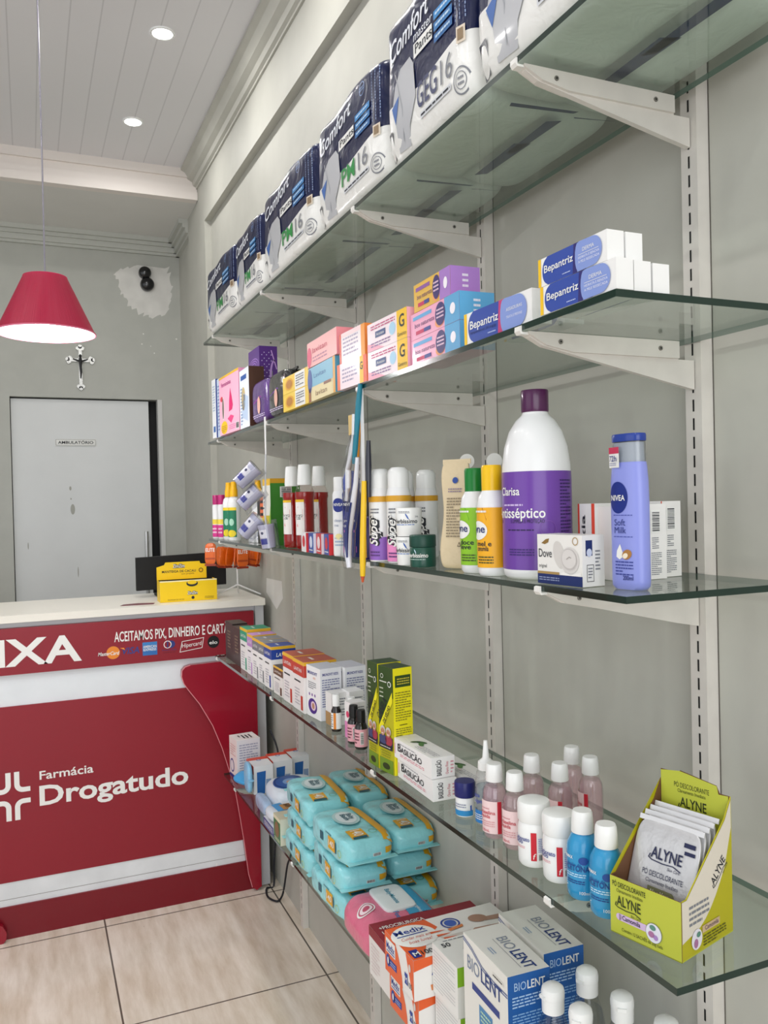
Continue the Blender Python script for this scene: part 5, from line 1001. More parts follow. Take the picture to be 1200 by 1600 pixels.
for k in range(4):
    t = thing('foil_sachet', ('silver foil sachet with navy lettering, front one in the lime display box', 'silver foil sachet directly behind the front one in the lime box', 'silver foil sachet third from the front in the lime box', 'silver foil sachet at the back of the lime box')[k], 'sachet', (0, 0, 0), group='silver sachets in the lime box')
    t.matrix_world = AL.matrix_basis @ Matrix.Translation((.017 + k * .0102, w_ * .52, .010 + k * .0026)) @ Matrix.Rotation(.36, 4, 'Y')
    b = B(); sw_, sh_ = .084, .120; b.puff(sw_, .0062, sh_, SILV, 6, 16, warp=lambda p: Vector((p.x * max(.06, 1 - abs((p.z - sh_ / 2) / (sh_ / 2)) ** 6), p.y, p.z)))
    S = lambda u, v, k=1: Vector((-.0031 * max(.06, 1 - abs((v - sh_ / 2) / (sh_ / 2)) ** 6) * max(.01, 1 - abs(2 * u / sw_) ** 6) ** (1 / 6) - .0004 - k * EPS, -u, v))
    if k == 0:
        alyne(b, S, -.017, .078, .0125, P('#1A2148', .4), .040); b.text(S, 'PÓ DESCOLORANTE', -.024, .058, .006, P('#1A2148', .4), w=.052); b.text(S, 'Clareamento Imediato', -.018, .051, .0042, P('#1A2148', .4), w=.042); b.rect(S, -.014, .037, .016, .047, C('#6E7050'), 2); b.ell(S, .016, .042, .005, .005, C('#6E7050'), 2); b.text(S, 'Aloe Vera', -.011, .0395, .005, C('#E0E2CC'), w=.026, k=3); b.fine(S, -.028, .022, .004, .034, 3, INK, 2); b.ell(S, .018, .018, .012, .012, C('#1F3A30'), 2)
        b.rect(S, .024, .092, .037, .096, C('#1A2148'), 2); b.rect(S, .022, .100, .036, .105, C('#1A2148'), 2)
    b.build('pouch', t, ang=70); b = B(); b.box((-.0006, -sw_ / 2, sh_ - .004), (.0006, sw_ / 2, sh_ + .002), P('#D6D6D8', .3, metal=.3)); b.build('top_seal', t)
# ------------------------------------------------------------------ lowest shelf
def z5(y): return zs(5, y)
AQ = P('#94DDE4', .26, coat=.4, bump=.75, bscale=24); AQ2 = P('#9ADDE2', .3, coat=.3)
def wipes(label, x, y, z, w=.235, d=.125, h=.061, rz=0., tilt=0., grp='turquoise wipes packs'):
    t = thing('wipes_pack', label, 'wipes pack', (x, y, z), rot=(tilt, 0, rz), group=grp)
    def wp(p):
        e = abs(2 * p.y / w); s = 1 - .40 * max(0, (e - .86) / .14) ** 1.6
        zc = h * .45
        return Vector((p.x * (1 + .03 * e ** 6), p.y, zc + (p.z - zc) * s + .0015 * math.sin(p.y * 90 + p.x * 60)))
    b = B(); b.puff(w, d, h, AQ, 5.5, 22, warp=wp)
    def T_(u, v, k=1):      # top: u towards the near end, v towards the wall
        e = abs(2 * u / w); s = 1 - .40 * max(0, (e - .86) / .14) ** 1.6
        q = max(.002, 1 - abs(2 * u / w) ** 5.5 - abs(2 * v / d) ** 5.5) ** (1 / 5.5)
        zc = h * .45; zz = h / 2 + h / 2 * q
        return Vector((v, -u, zc + (zz - zc) * s + .0016 + k * EPS))
    def F_(u, v, k=1):
        e = abs(2 * u / w); s = 1 - .40 * max(0, (e - .86) / .14) ** 1.6; zc = h * .45
        q = max(.002, 1 - abs(2 * u / w) ** 5.5 - abs(2 * v / h - 1) ** 5.5) ** (1 / 5.5)
        return Vector((-d / 2 * q * (1 + .03 * e ** 6) - .0008 - k * EPS, -u, zc + (v - zc) * s))
    def N_(u, v, k=1):
        zc = h * .45
        q = max(.002, 1 - abs(2 * u / d) ** 5.5 - abs(2 * v / h - 1) ** 5.5) ** (1 / 5.5)
        return Vector((u * 1.02, -w / 2 * q - .0008 - k * EPS, zc + (v - zc) * .47))
    Y_ = C('#E3A91E', .35); TE = C('#1F5E70', .35)
    b.rect(T_, -w * .40, d * .27, w * .47, d * .45, Y_, 2, 20, 3); b.rect(N_, d * .27, h * .35, d * .45, h * .97, Y_, 2, 3, 6); b.bars(N_, d * .02, h * .28, d * .18, h * .52)
    b.rect(T_, w * .22, -d * .30, w * .42, d * .02, Y_, 2, 8, 8); b.text(T_, '140', w * .245, -d * .22, .024, WHITE, w=.030, bold=.014, k=4); b.rect(T_, w * .385, -d * .28, w * .425, d * .0, TE, 3, 4, 4)
    b.ring(T_, w * .33, d * .17, .010, .010, .0015, C('#5AA05A', .4), 3)
    b.rect(F_, w * .05, h * .32, w * .22, h * .78, Y_, 2, 8, 4); b.text(F_, '140', w * .07, h * .45, h * .22, WHITE, w=w * .13, bold=.014, k=4); b.rect(F_, w * .22, h * .32, w * .245, h * .72, TE, 2, 2, 4); b.rect(F_, -w * .16, h * .40, -w * .08, h * .72, TE, 2, 4, 3); b.ring(F_, w * .32, h * .42, .009, .009, .0015, C('#B9C43A', .4), 3); b.fine(F_, -w * .02, h * .8, w * .12, h * .86, 1, TE, 2)
    b.build('wrapper', t, ang=60, merge=True)
    l = B(); l.ell(T_, -w * .08, -d * .03, w * .19, d * .25, P('#B7DADC', .3, coat=.3), 8, 32, rings=4); l.ell(T_, -w * .08, -d * .03, w * .155, d * .19, P('#DDE9EC', .3), 10, 32, rings=4)
    l.text(T_, 'Baby', -w * .08, d * .02, .013, TE, w=w * .15, al='c', bold=.014, k=14); l.text(T_, 'Bath', -w * .08, -d * .1, .013, TE, w=w * .17, al='c', bold=.014, k=14); l.build('resealable_lid', t)
    s = B(); s.box((-d * .49, -w / 2 - .010, h * .26), (d * .49, -w / 2 + .006, h * .29), AQ2); s.build('end_seal', t)
    s = B(); s.box((-d * .49, w / 2 - .006, h * .40), (d * .49, w / 2 + .010, h * .43), AQ2); s.build('end_seal', t)
    return t
zb = .5385
wipes('turquoise wipes pack, front row bottom layer, near end', -.185, 1.885, zb, rz=.05)
wipes('turquoise wipes pack, front row bottom layer, far end', -.180, 2.145, zb)
wipes('turquoise wipes pack, wall side bottom layer, near end', -.058, 1.87, zb, d=.115)
wipes('turquoise wipes pack, wall side bottom layer, far end', -.060, 2.13, zb, d=.115)
wipes('turquoise wipes pack, front row middle layer, near end', -.183, 1.885, zb + .0665, rz=-.03)
wipes('turquoise wipes pack, front row middle layer, far end', -.178, 2.135, zb + .0665, w=.22)
wipes('turquoise wipes pack, wall side middle layer, near end', -.056, 1.90, zb + .0665, d=.115)
wipes('turquoise wipes pack, wall side middle layer, far end', -.058, 2.15, zb + .0665, d=.115, w=.22)
wipes('turquoise wipes pack on top of the stack, front row near end', -.184, 1.865, zb + .133, rz=.06, h=.064)
wipes('turquoise wipes pack on top of the stack, front row far end', -.178, 2.138, zb + .133, rz=-.04, h=.063)
wipes('turquoise wipes pack on top of the stack, wall side near end', -.057, 1.880, zb + .133, rz=.0, d=.112, h=.062)
wipes('turquoise wipes pack on top of the stack, wall side far end', -.055, 2.155, zb + .133, rz=.0, d=.106, h=.06)
# pink wipes pack
t = thing('wipes_pack', 'pink and blue wipes pack with a white hard lid beside the turquoise stack', 'wipes pack', (-.165, 1.665, zb + .0), rotz=0)
PK = P('#D9708C', .3, coat=.3, bump=.6, bscale=26); w_, d_, h_ = .165, .185, .088
b = B()
def wpk(p):
    s = 1 - .5 * max(0, (abs(2 * p.x / d_) - .6) / .4) ** 1.5
    return Vector((p.x, p.y, h_ * .45 + (p.z - h_ * .45) * s))
b.puff(w_, d_, h_, PK, 6, 18, warp=wpk)
TT = lambda u, v, k=1: Vector((v, -u, h_ * .45 + (h_ / 2 * (1 + max(.01, 1 - abs(2 * u / w_) ** 6 - abs(2 * v / d_) ** 6) ** (1 / 6)) - h_ * .45) * (1 - .5 * max(0, (abs(2 * v / d_) - .6) / .4) ** 1.5) + .001 + k * EPS))
b.rect(TT, -w_ * .38, d_ * .06, w_ * .40, d_ * .36, C('#3C97C0', .3), 2, 12, 8); b.ring(TT, w_ * .02, -d_ * .34, .020, .020, .003, WHITE, 3); b.ell(TT, w_ * .02, -d_ * .34, .014, .014, C('#F1DDE2'), 3); b.ell(TT, w_ * .02, -d_ * .34, .008, .008, C('#B94A66'), 4); b.text(TT, 'Feel', w_ * .28, -d_ * .10, .012, C('#3C7FB8'), bold=.014, k=3)
b.text(TT, 'hipoalergênico', w_ * .05, d_ * .19, .008, WHITE, w=w_ * .4, k=4)
b.build('wrapper', t, ang=60, merge=True)
l = B(); l.puff(.115, .075, .012, P('#E4E9EA', .3), 6, 8); hl = l.build('hard_lid', t, loc=(.005, .012, h_ - .006), merge=True)
l = B(); S = pl((-.0375, .0575, .0122), (0, -1, 0), (1, 0, 0)); l.text(S, 'BabyMenina', .0575, .033, .011, C('#4A9AB4'), w=.07, al='c', bold=.014, k=1); l.build('lid_lettering', hl)
# glove and mask cartons
def dpro(b, F, N, T, w, h, d):
    b.rect(T, 0, 0, w, d, C('#8C1C2C')); b.text(T, '+PROCIRURGICA', w * .12, d * .02, .011, WHITE, w=d * .55, rot=PI / 2, bold=.014) if False else None
    S = lambda u, v, k=1: Vector((u, w - w * .2 + v * -1 + .0, h + k * EPS))
    S2 = lambda u, v, k=1: T(w * .40 - v, u, k)
    b.text(S2, '+PROCIRURGICA', .012, .012, .012, WHITE, w=.10, bold=.014, k=2); b.text(S2, 'Luvas de Látex', .012, -.006, .011, WHITE, w=.085, bold=.014, k=2)
    b.rect(F, 0, h * .80, w, h, C('#8C1C2C')); b.fine(F, w * .1, h * .1, w * .5, h * .7, 8, C('#D8C9C8')); b.rect(N, 0, h * .8, d, h, C('#8C1C2C'))
carton('white carton with a dark red top behind the orange glove cartons', (-.256, 1.576), (-.256, 1.466), 5, .098, .235, '#E6E2DF', '#DDD8D4', '#8C1C2C', z0=.5392, dec=dpro)
ORG = P('#E5602A', .38, coat=.1)
def dmed(b, F, N, T, w, h, d):
    L = [(0, 0), (w * .62, 0)] + [(w * (.62 - .26 * t * t), h * t) for t in (.25, .5, .75, 1)] + [(0, h)]
    b.poly(F, L, ORG, 1); Rr = [(w, h)] + [(w * (.74 + .24 * t), h * (1 - t)) for t in (0, .25, .5, .75, 1)] + [(w, 0)]
    b.poly(F, Rr, ORG, 1); b.rect(F, w * .05, h * .52, w * .38, h * .88, WHITE, 2); b.text(F, 'Medix', w * .07, h * .62, h * .18, C('#1F3C94'), w=w * .29, bold=.014, k=3); b.line(F, [(w * .07, h * .57), (w * .36, h * .57)], h * .03, C('#1F3C94'), 3)
    b.ell(F, w * .12, h * .32, w * .07, h * .16, C('#24439A'), 2); b.rect(F, w * .12, h * .22, w * .42, h * .40, C('#24439A'), 2); b.ell(F, w * .12, h * .32, w * .025, h * .09, WHITE, 3); b.fine(F, w * .2, h * .25, w * .38, h * .37, 2, C('#A9B8E0'), 3)
    b.rect(F, w * .70, h * .22, w * .80, h * .50, C('#24439A'), 2); b.text(F, 'M', w * .71, h * .28, h * .14, WHITE, k=3); b.text(F, '100', w * .82, h * .22, h * .14, INK, w=w * .12, k=3); b.ell(F, w * .88, h * .72, w * .035, h * .10, C('#D9D3CE'), 3)
    b.poly(N, [(0, h), (d * .32, h), (d * .3, h * .86), (0, h * .72)], ORG, 1); b.ring(N, d * .22, h * .5, .016, .016, .006, C('#24439A'), 2, 20, .3, 3.0); b.poly(N, [(d * .14, h * .3), (d * .3, h * .34), (d * .27, h * .18), (d * .15, h * .16)], C('#DD8A52'), 2)
    # top: brand oval, script, hand
    S = lambda u, v, k=1: T(w * .5 - v, u, k)       # u towards the wall, v towards the far side
    b.poly(S, [(0, w * .5), (0, -w * .5), (d * .10, -w * .5), (d * .22, -w * .1), (d * .40, w * .2), (d * .36, w * .5)], ORG, 1); b.ell(S, d * .17, w * .12, d * .19, w * .33, WHITE, 2, 32, -.1)
    b.text(S, 'Medix', d * .03, w * .22, .016, C('#1F3C94'), w=d * .27, bold=.014, k=3); b.line(S, [(d * .03, w * .17), (d * .30, w * .17)], .003, C('#1F3C94'), 3); b.text(S, 'Cuidar mais em', d * .04, w * .04, .010, C('#D4604A'), w=d * .26, sh=.3, k=3); b.text(S, 'boas luvas!', d * .08, -w * .08, .010, C('#D4604A'), w=d * .20, sh=.3, k=3)
    b.ring(S, d * .52, w * .20, .019, .019, .0035, C('#24439A'), 3); b.ell(S, d * .52, w * .20, .012, .012, C('#3C5FB4'), 3); b.poly(S, [(d * .45, w * .05), (d * .60, w * .09), (d * .59, w * .02), (d * .46, -w * .02)], C('#D9824A'), 4)
    b.poly(S, [(d * .99, -w * .18), (d * .99, -w * .42), (d * .62, -w * .28), (d * .58, -w * .2), (d * .66, -w * .1)], C('#B08A78'), 2); b.ell(S, d * .76, w * .14, d * .08, w * .12, C('#A9826E'), 3, 20, -.3); b.poly(S, [(d * .78, w * .14), (d * .99, w * .10), (d * .99, -w * .05), (d * .8, w * .02)], C('#B08A78'), 2); b.poly(S, [(d * .34, -w * .1), (d * .62, -w * .12), (d * .64, -w * .32), (d * .40, -w * .36)], C('#D3CCC6'), 2)
    for k in range(3): b.poly(S, [(d * (.30 + .03 * k), w * (.1 - .12 * k)), (d * (.44 + .02 * k), w * (.06 - .12 * k)), (d * (.30 + .03 * k), w * (.04 - .12 * k))], ORG, 3)
    b.rect(S, d * .02, -w * .46, d * .09, -w * .24, C('#1B2C86'), 3); b.text(S, 'M', d * .035, -w * .42, .013, WHITE, bold=.014, k=4); b.text(S, '100', d * .105, -w * .42, .013, INK, w=d * .1, bold=.014, k=4)
for j in (0, 1):
    carton('orange and white glove carton, %s of two' % ('lower', 'upper')[j], (-.262 - .010 * j, 1.457 - .004 * j), (-.258 - .010 * j, 1.336 - .004 * j), 5, .0735, .235, '#EDEBE8', z0=.5392 + j * .0742, dec=dmed, group='orange glove cartons')
GLM = P('#86BC28', .38)
def dmask(b, F, N, T, w, h, d):
    b.fine(F, w * .05, h * .1, w * .9, h * .92, 12, LGREY, 1, .16, False); S = lambda u, v, k=1: T(w * .5 - v, u, k)
    b.rect(N, 0, h * .62, d, h, GLM); b.ring(N, d * .25, h * .8, .010, .010, .003, WHITE, 2); b.text(N, 'MÁSCARA', d * .12, h * .44, .010, INK, w=d * .45, bold=.014); b.text(N, 'DESCARTÁVEL', d * .12, h * .26, .010, INK, w=d * .6, bold=.014); b.fine(N, d * .12, h * .05, d * .6, h * .2, 2, GREY)
    b.poly(S, [(d * .25, -w * .5), (d, -w * .5), (d, -w * .1), (d * .40, -w * .18), (d * .30, -w * .3)], GLM, 1)
    m = [(d * .30, w * .28), (d * .72, w * .36), (d * .78, -w * .02), (d * .45, -w * .12), (d * .22, w * .02), (d * .30, w * .28)]
    b.poly(S, m[:-1], C('#DADBDA'), 2); b.line(S, m, .0022, C('#A9ABAE'), 3)
    for k in range(3): b.line(S, [(d * (.29 + .02 * k), w * (.2 - .08 * k)), (d * .74, w * (.27 - .09 * k))], .0012, C('#B4B6B8'), 3)
    b.text(S, '50', d * .05, w * .22, .012, INK, bold=.014, k=3); b.fine(S, d * .1, w * .40, d * .5, w * .45, 1, GREY, 2)
for j in (0, 1):
    carton('white and lime face mask carton, %s of two' % ('lower', 'upper')[j], (-.231 + .004 * (1 - j), 1.332), (-.230 + .004 * (1 - j), 1.238), 5, .0868, .18, '#E9E9E6', z0=.538 + j * .0874, dec=dmask, group='face mask cartons')
# contact lens solution cartons
BLU = P('#1F5AA2', .4)
def dbio(b, F, N, T, w, h, d):
    b.rect(N, 0, 0, d, h, BLU, 1); b.poly(N, [(0, h), (d, h), (d * .5, h * .985), (0, h * .96)], C('#E9E8E3'), 2) if False else None
    b.text(N, 'BIO', d * .15, h * .905, .0125, C('#A9C4E4'), w=d * .28, k=2); b.text(N, 'LENT', d * .46, h * .905, .0125, WHITE, w=d * .42, bold=.014, k=2); b.fine(N, d * .1, h * .80, d * .9, h * .875, 4, C('#A9C8EA'), 2); b.fine(N, d * .1, h * .45, d * .9, h * .77, 18, C('#7FAAD8'), 2); b.fine(N, d * .1, h * .1, d * .9, h * .42, 18, C('#7FAAD8'), 2)
    S = lambda u, v, k=1: T(u, v, k)
    b.text(T, 'BIO', w * .28, d * .52, .019, C('#8A93A4'), w=w * .26, k=2); b.text(T, 'LENT', w * .58, d * .52, .019, C('#1F3C7E'), w=w * .36, bold=.014, k=2); b.line(T, [(w * .28, d * .44), (w * .9, d * .44)], .0008, GREY, 2); b.fine(T, w * .42, d * .14, w * .56, d * .26, 2, C('#8AA4C4'), 2)
    b.text(F, 'BIO', w * .1, h * .80, .022, C('#7F8CA4'), w=w * .28); b.text(F, 'LENT', w * .42, h * .80, .022, C('#1F3C7E'), w=w * .46, bold=.014)
    for o_ in (0, .004): b.line(F, [(0, h * .975 - o_), (w * .2, h * .955 - o_), (w * .45, h * .90 - o_), (w * .7, h * .885 - o_), (w, h * .89 - o_)], .0016, C('#2A4C92'), 2)
    b.rect(F, w * .2, h * .69, w * .82, h * .735, C('#2A3F88')); b.poly(F, [(w * .36, h * .64), (w * .66, h * .64), (w * .66, h * .52), (w * .51, h * .45), (w * .36, h * .52)], C('#4A86B8')); b.fine(F, w * .4, h * .54, w * .62, h * .62, 3, C('#BFE0C0'), 2); b.rect(F, w * .68, h * .915, w * .92, h * .94, C('#E6E4DC'), 2); b.fine(F, w * .7, h * .918, w * .9, h * .937, 1, INK, 3)
for k, x in enumerate((-.234, -.150)):
    carton('tall white and blue carton of lens solution, %s' % ('nearer the shelf edge', 'nearer the wall')[k], (x, 1.207 + .028 * k), (x - .004, 1.062 + .030 * k), 5, .252, .073, '#E9E8E2', '#E9E8E2', '#E6E5E0', z0=.5385, dec=dbio, group='lens solution cartons')
# clear bottles with white flip caps
CB = [(.025, 0), (.0275, .005), (.0284, .02), (.0284, .13), (.0268, .155), (.0225, .18), (.016, .198), (.0135, .203), (.0135, .206)]
for k, (x, y, lab) in enumerate(((-.183, 1.0265, 'beside the near tall blue carton'), (-.112, 1.040, 'before the rear tall blue carton'), (-.178, .966, 'front left of the group'), (-.106, .966, 'front right of the group'), (-.09, .893, 'only its cap in view at the bottom edge'))):
    zz = z5(y) + .0006; hh = (.012, .014, .012, .010, .010)[k]
    t = thing('flip_cap_bottle', 'clear bottle with a white flip cap, ' + lab, 'bottle', (x, y, zz), rotz=.3 * k, group='clear flip cap bottles')
    s = 1 + hh
    B().lathe([(r, z * s) for r, z in CB], CLEAR, 40).build('body', t, ang=50)
    B().lathe([(r - .0014, z * s + .0015) for r, z in CB[:6]] + [(.0005, .1775 * s)], LIQ, 40).build('liquid', t, ang=50)
    c0 = .2045 * s
    B().lathe([(.0165, c0), (.0168, c0 + .02), (.0172, c0 + .0205), (.0174, c0 + .028), (.016, c0 + .034), (.011, c0 + .038), (.0005, c0 + .0395)], WPL, 40, sx=1.0, sy=.97).build('flip_cap', t, ang=35)
    B().box((-.0195, -.006, c0 + .021), (-.0160, .006, c0 + .026), WPL).build('thumb_tab', t)
# far end of the lowest shelf
def dwb(b, F, N, T, w, h, d):
    b.ell(F, w * .35, h * .30, w * .26, h * .17, C('#3A3486')); b.ell(F, w * .35, h * .30, w * .20, h * .13, C('#E6DCE0'), 2); b.fine(F, w * .15, h * .55, w * .8, h * .85, 5, C('#D8A8A8')); b.rect(F, 0, 0, w, h * .08, C('#3A3486')); b.fine(N, d * .1, h * .15, d * .9, h * .9, 12, C('#A8A8C0')); b.fine(T, w * .3, d * .2, w * .8, d * .8, 4, INK)
carton('pale pink and white carton at the far end of the lowest shelf', (-.232, 2.975), (-.225, 2.885), 5, .142, .085, '#F1E3E2', '#E9E6EC', '#EFEAEA', dec=dwb)
def dmk(b, F, N, T, w, h, d):
    b.poly(N, [(d * .16, 0), (d * .55, 0), (d * .62, h * .8), (d * .16, h * .78)], C('#2263AE')); b.rect(N, d * .62, h * .1, d * .88, h * .5, C('#8FA6CC')); b.ring(T, w * .35, d * .5, .008, .008, .003, C('#3C78B8'), 2); b.rect(T, 0, 0, w * .3, d, C('#D9452A')); b.rect(F, 0, h * .7, w, h, C('#D9452A'))
for k, (x, y) in enumerate(((-.207, 2.722), (-.134, 2.742), (-.062, 2.765))):
    carton('white and blue carton with a red far edge, %s of three' % ('nearest the shelf edge', 'middle one', 'nearest the wall')[k], (x, y + .10), (x, y), 5, .094, .067, '#E8EAEE', dec=dmk, group='white and blue cartons')
LB = P('#3E9ED8', .3, coat=.3, bump=.4, bscale=40)
def softpack(name, label, x, y, z, w, d, h, mat, rot=(0, 0, 0), dec=None, cat='package', n=3.2):
    t = thing(name, label, cat, (x, y, z), rot=rot)
    b = B(); b.puff(w, d, h, mat, n, 14)
    T_ = lambda u, v, k=1: Vector((v, -u, h / 2 + h / 2 * max(.001, 1 - abs(2 * u / w) ** n - abs(2 * v / d) ** n) ** (1 / n) + .0006 + k * EPS))
    F_ = lambda u, v, k=1: Vector((-d / 2 * max(.001, 1 - abs(2 * u / w) ** n - abs(2 * v / h - 1) ** n) ** (1 / n) - .0006 - k * EPS, -u, v))
    if dec: dec(b, T_, F_, w, d, h)
    b.build('wrapper', t, ang=60, merge=True)
    B().box((-d * .46, -w / 2 - .008, h * .46), (d * .46, -w / 2 + .004, h * .5), mat).build('end_seal', t)
    return t
softpack('film_packet', 'light blue film packet leaning over the far corner of the lowest shelf', -.215, 2.815, .556, .08, .055, .018, LB, rot=(.1, -.35, .5))
softpack('film_packet', 'upright pale blue packet at the left end of the white and blue cartons', -.2205, 2.745, .5385, .07, .02, .10, P('#8CC6EA', .3, coat=.3, bump=.3))
WHB = P('#DDE6F0', .28, coat=.35, bump=.5, bscale=24)
def dbl(b, T_, F_, w, d, h):
    b.ell(T_, w * .02, -d * .10, w * .34, d * .30, C('#2A5EA8', .3), 2, 32, rings=4); b.ell(T_, w * .05, -d * .07, w * .15, d * .16, C('#7FA6D6', .3), 3, 24, rings=3); b.ell(T_, w * .07, -d * .09, w * .06, d * .08, C('#C9A084'), 5); b.ell(T_, w * .17, -d * .03, w * .08, d * .06, C('#B53A4E'), 4); b.ring(T_, w * .02, -d * .10, w * .32, d * .28, .004, C('#1C437E'), 4)
softpack('diaper_pack', 'white soft pack with a round blue emblem behind the turquoise stack', -.122, 2.545, .539, .19, .165, .084, WHB, rot=(.0, 0, 0), dec=dbl)
def dbl2(b, T_, F_, w, d, h):
    b.rect(T_, -w * .3, -d * .3, w * .3, d * .0, C('#4A9EDC', .3), 2, 12, 6); b.rect(T_, -w * .12, -d * .12, w * .28, d * .2, C('#C08A4A', .4), 3, 8, 6); b.text(T_, 'BABY', -w * .08, d * .0, .018, C('#2A1E1E'), w=w * .3, bold=.014, k=5)
softpack('diaper_pack', 'white and sky blue soft pack with brown lettering at the shelf edge', -.198, 2.395, .566, .105, .10, .036, WHB, rot=(0, 0, .1), dec=dbl2)
softpack('film_packet', 'crumpled clear and blue film packet at the edge of the lowest shelf', -.219, 2.55, .538, .14, .032, .045, P('#A9C4E2', .2, coat=.5, bump=.6, bscale=30))
carton('navy and white flat carton under the soft packs at the shelf edge', (-.246, 2.455), (-.245, 2.345), 5, .026, .12, '#3B4C8E', '#E6E4EA', '#DADCE4', dec=lambda b, F, N, T, w, h, d: (b.fine(F, w * .1, h * .2, w * .9, h * .8, 3, WHITE), b.rect(N, 0, 0, d, h * .4, C('#4A3A78'))))
carton('green and cream carton beside the far bottom turquoise pack', (-.246, 2.338), (-.245, 2.272), 5, .075, .13, '#3C7A4E', '#E2DCC8', '#CFC8B0', dec=lambda b, F, N, T, w, h, d: (b.ell(F, w * .5, h * .5, w * .32, h * .3, C('#8A6A4A')), b.rect(F, 0, h * .85, w, h, C('#E6DEC0')), b.fine(F, w * .1, h * .05, w * .9, h * .18, 2, C('#E8E4C8'))))
carton('white carton with a purple picture lying on the flat navy carton', (-.18, 2.345), (-.18, 2.275), 5, .04, .10, '#EAE6EA', '#EAE6EA', '#E9E6EC', z0=zs(5, 2.31) + .0768, dec=lambda b, F, N, T, w, h, d: (b.rect(T, w * .2, d * .2, w * .9, d * .9, C('#4A3F72')), b.ell(T, w * .55, d * .55, w * .2, d * .2, C('#A8744C'), 2)))
carton('white tissue carton hidden behind the mask cartons by the wall', (-.06, 1.60), (-.06, 1.50), 5, .06, .05, '#E2E2DE', dec=lambda b, F, N, T, w, h, d: [b.rect(T, w * (.1 + .18 * k), 0, w * (.16 + .18 * k), d, C('#BFBFBC')) for k in range(5)] and None) if False else None

# ------------------------------------------------------------------ top shelf: bagged packs
def padmat():
    m = bpy.data.materials.new('bag_print'); m.use_nodes = True; nt = m.node_tree; b = nt.nodes['Principled BSDF']; L = nt.links.new
    tc = nt.nodes.new('ShaderNodeTexCoord'); s = nt.nodes.new('ShaderNodeSeparateXYZ'); L(tc.outputs['Generated'], s.inputs[0])
    # edge of the navy print dips in the middle of each face
    sn = nt.nodes.new('ShaderNodeMath'); sn.operation = 'PINGPONG'; sn.inputs[1].default_value = .5; L(s.outputs[1], sn.inputs[0])
    q = nt.nodes.new('ShaderNodeMath'); q.operation = 'MULTIPLY_ADD'; q.inputs[1].default_value = -.14; q.inputs[2].default_value = .40; L(sn.outputs[0], q.inputs[0])
    g = nt.nodes.new('ShaderNodeMath'); g.operation = 'GREATER_THAN'; L(s.outputs[2], g.inputs[0]); L(q.outputs[0], g.inputs[1])
    mx = nt.nodes.new('ShaderNodeMix'); mx.data_type = 'RGBA'; mx.inputs[6].default_value = (*hexc('#E9E9E6'), 1); mx.inputs[7].default_value = (*hexc('#0C1640'), 1)
    L(g.outputs[0], mx.inputs[0]); L(mx.outputs[2], b.inputs['Base Color']); b.inputs['Roughness'].default_value = .3; b.inputs['Specular IOR Level'].default_value = .28; b.inputs['Coat Weight'].default_value = .06; b.inputs['Coat Roughness'].default_value = .1
    n = nt.nodes.new('ShaderNodeTexNoise'); n.inputs['Scale'].default_value = 16; n.inputs['Detail'].default_value = 3; n.inputs['Distortion'].default_value = 1.2; L(tc.outputs['Object'], n.inputs['Vector'])
    bp = nt.nodes.new('ShaderNodeBump'); bp.inputs['Strength'].default_value = .4; bp.inputs['Distance'].default_value = .01; L(n.outputs['Fac'], bp.inputs['Height']); L(bp.outputs[0], b.inputs['Normal'])
    return m
PAD = padmat(); NV = P('#18265A', .3, coat=.3); GP = P('#B9BBC0', .3, coat=.3); GP2 = P('#A4A7AE', .3, coat=.3)
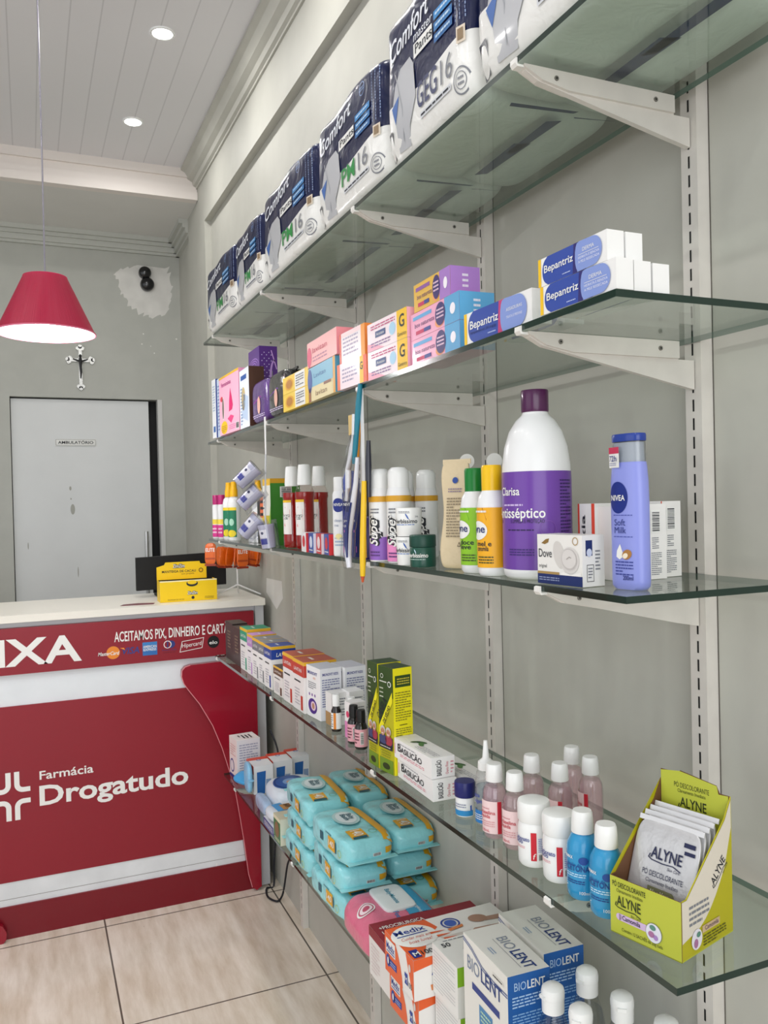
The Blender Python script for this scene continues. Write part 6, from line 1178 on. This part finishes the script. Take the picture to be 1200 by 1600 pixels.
def pack(label, ya, yb, h, size, big=False, x=-.165, d=.262, second='Pants'):
    w = ya - yb; ym = (ya + yb) / 2; z = zs(1, ym) + .0015 + .016 * w / 2
    t = thing('diaper_pack', label, 'diaper pack', (x, ym, z), group='bagged packs on the top shelf')
    def wp(p):
        g = math.exp(-((p.x - .02) / .016) ** 2) * max(0, 1 - p.z / (h * .35)) * max(0, 1 - abs(2 * p.y / w) ** 3) * .022
        e = math.exp(-((p.y) / .012) ** 2) * 0
        tp = max(0, (p.z / h - .86) / .14)
        return Vector((p.x * (1 - .22 * tp ** 2), p.y * (1 - .10 * tp ** 2) + .003 * math.sin(p.z * 40 + p.x * 20), p.z + g + .004 * math.sin(p.y * 30 + p.x * 25) * (p.z / h)))
    b = B(); b.puff(w, d, h, PAD, 9, 26, warp=wp)
    def S(u, v, k=1):
        tp = max(0, (v / h - .86) / .14); q = max(.01, 1 - abs(2 * u / w) ** 9 - abs(2 * v / h - 1) ** 9) ** (1 / 9)
        return Vector((-d / 2 * q * (1 - .22 * tp ** 2) - .0012 - k * EPS, -u, v))
    a = w
    gp = [(-.30, .06), (-.16, .05), (-.13, .16), (-.05, .30), (-.07, .50), (-.11, .56), (-.23, .55), (-.31, .48), (-.36, .34), (-.31, .24)]
    b.poly(S, [(u * a, v * h) for u, v in gp], GP, 2); b.line(S, [(-.30 * a, .55 * h), (-.22 * a, .3 * h), (-.22 * a, .1 * h)], .0025, GP2, 3); b.poly(S, [(-.36 * a, .36 * h), (-.31 * a, .24 * h), (-.26 * a, .40 * h)], C('#2E5FA8'), 3)
    b.text(S, 'Comfort', -.38 * a, .64 * h, h * .125, C('#E8ECF4'), w=a * .50, sh=.28, bold=.012, rot=.10, k=3)
    if big: b.text(S, 'master', -.06 * a, .615 * h, h * .055, C('#E8ECF4'), w=a * .22, k=3, sh=.15)
    b.rect(S, -.06 * a, .515 * h, .16 * a, .60 * h, WHITE, 3); b.text(S, second, -.04 * a, .535 * h, h * .055, INK, w=a * .20, bold=.014, k=4)
    for k in range(3): b.rect(S, .18 * a, (.60 - .065 * k) * h, .37 * a, (.648 - .065 * k) * h, C(('#2F86C8', '#2874B4', '#2365A4')[k], .3), 3); b.fine(S, .20 * a, (.61 - .065 * k) * h, .35 * a, (.64 - .065 * k) * h, 1, C('#BFDCF2'), 4)
    b.ring(S, .28 * a, .80 * h, h * .055, h * .055, h * .008, C('#6A86B8'), 3); b.fine(S, .25 * a, .78 * h, .31 * a, .82 * h, 2, C('#6A86B8'), 3)
    gcol = NV if big else C('#1E8A3E')
    if big: b.text(S, 'G', -.03 * a, .20 * h, h * .15, NV, w=a * .07, bold=.012, k=3); b.rect(S, .047 * a, .19 * h, .052 * a, .36 * h, NV, 3); b.text(S, 'EG', .06 * a, .20 * h, h * .15, NV, w=a * .14, bold=.012, k=3)
    else: b.text(S, size, -.03 * a, .20 * h, h * (.15 if big else .14), gcol, w=a * (.23 if big else .19), bold=.010, k=3)
    b.text(S, '16', (.24 if big else .21) * a, .20 * h, h * .14, GREY, w=a * .12, k=3)
    b.rect(S, .0, .13 * h, .34 * a, .165 * h, P('#D5D8DE', .4), 3); b.fine(S, .01 * a, .135 * h, .33 * a, .16 * h, 1, INK, 4)
    b.poly(S, [(-.455 * a, .06 * h), (-.37 * a, .05 * h), (-.36 * a, .20 * h), (-.37 * a, .23 * h), (-.455 * a, .24 * h)], C('#1B2138', .3), 3); b.text(S, 'SEVERA', -.45 * a, .09 * h, h * .03, WHITE, w=a * .08, k=4)
    b.ring(S, .42 * a, .14 * h, a * .055, h * .075, .0022, GREY, 3); b.ring(S, .42 * a, .14 * h, a * .035, h * .048, .0012, GREY, 3); b.fine(S, .40 * a, .11 * h, .44 * a, .17 * h, 2, GREY, 3)
    for k in range(3): b.fine(S, (.395 + .03 * k) * a, .46 * h, (.40 + .03 * k) * a, .86 * h, 18, C('#8FA2C8'), 3, .7)
    b.rect(S, .40 * a, .34 * h, .455 * a, .43 * h, C('#D9CBB8'), 3); b.rect(S, .41 * a, .355 * h, .445 * a, .415 * h, C('#8A7458'), 4)
    D_ = lambda u, v, k=1: Vector((v, -u, -.0006))
    for u0, u1, v0, v1 in ((-.30, .18, .012, .030), (.02, .46, .016, .030), (-.5, -.44, -.07, .03), (-.5, -.46, .04, .10)):
        b.poly(D_, [(u0 * a, v0), (u0 * a + .012, v1), (u1 * a, v1 + .004), (u1 * a - .01, v0 - .003)], NV, 1)
    b.build('bag', t, ang=60, merge=True)
    f = B(); f.prism([(-w * .34, h * .985), (w * .34, h * .985), (w * .30, h * 1.03), (w * .05, h * 1.045), (-w * .3, h * 1.025)], 'x', -.004, .004, NV); f.build('top_seal', t)
pack('navy and white bagged diaper pack at the far end of the top shelf', 2.885, 2.455, .222, 'PM')
pack('navy and white bagged diaper pack second from the far end of the top shelf', 2.445, 2.145, .218, 'PM')
pack('navy and white bagged diaper pack third from the far end of the top shelf', 2.135, 1.70, .230, 'PM')
pack('navy and white bagged diaper pack fourth from the far end of the top shelf', 1.69, 1.325, .232, 'PM')
pack('navy and white bagged diaper pack with large black size letters on the top shelf', 1.315, 1.02, .262, 'G|EG', True)
pack('navy and white bagged diaper pack nearest the camera on the top shelf', 1.01, .68, .262, 'G|EG', True)
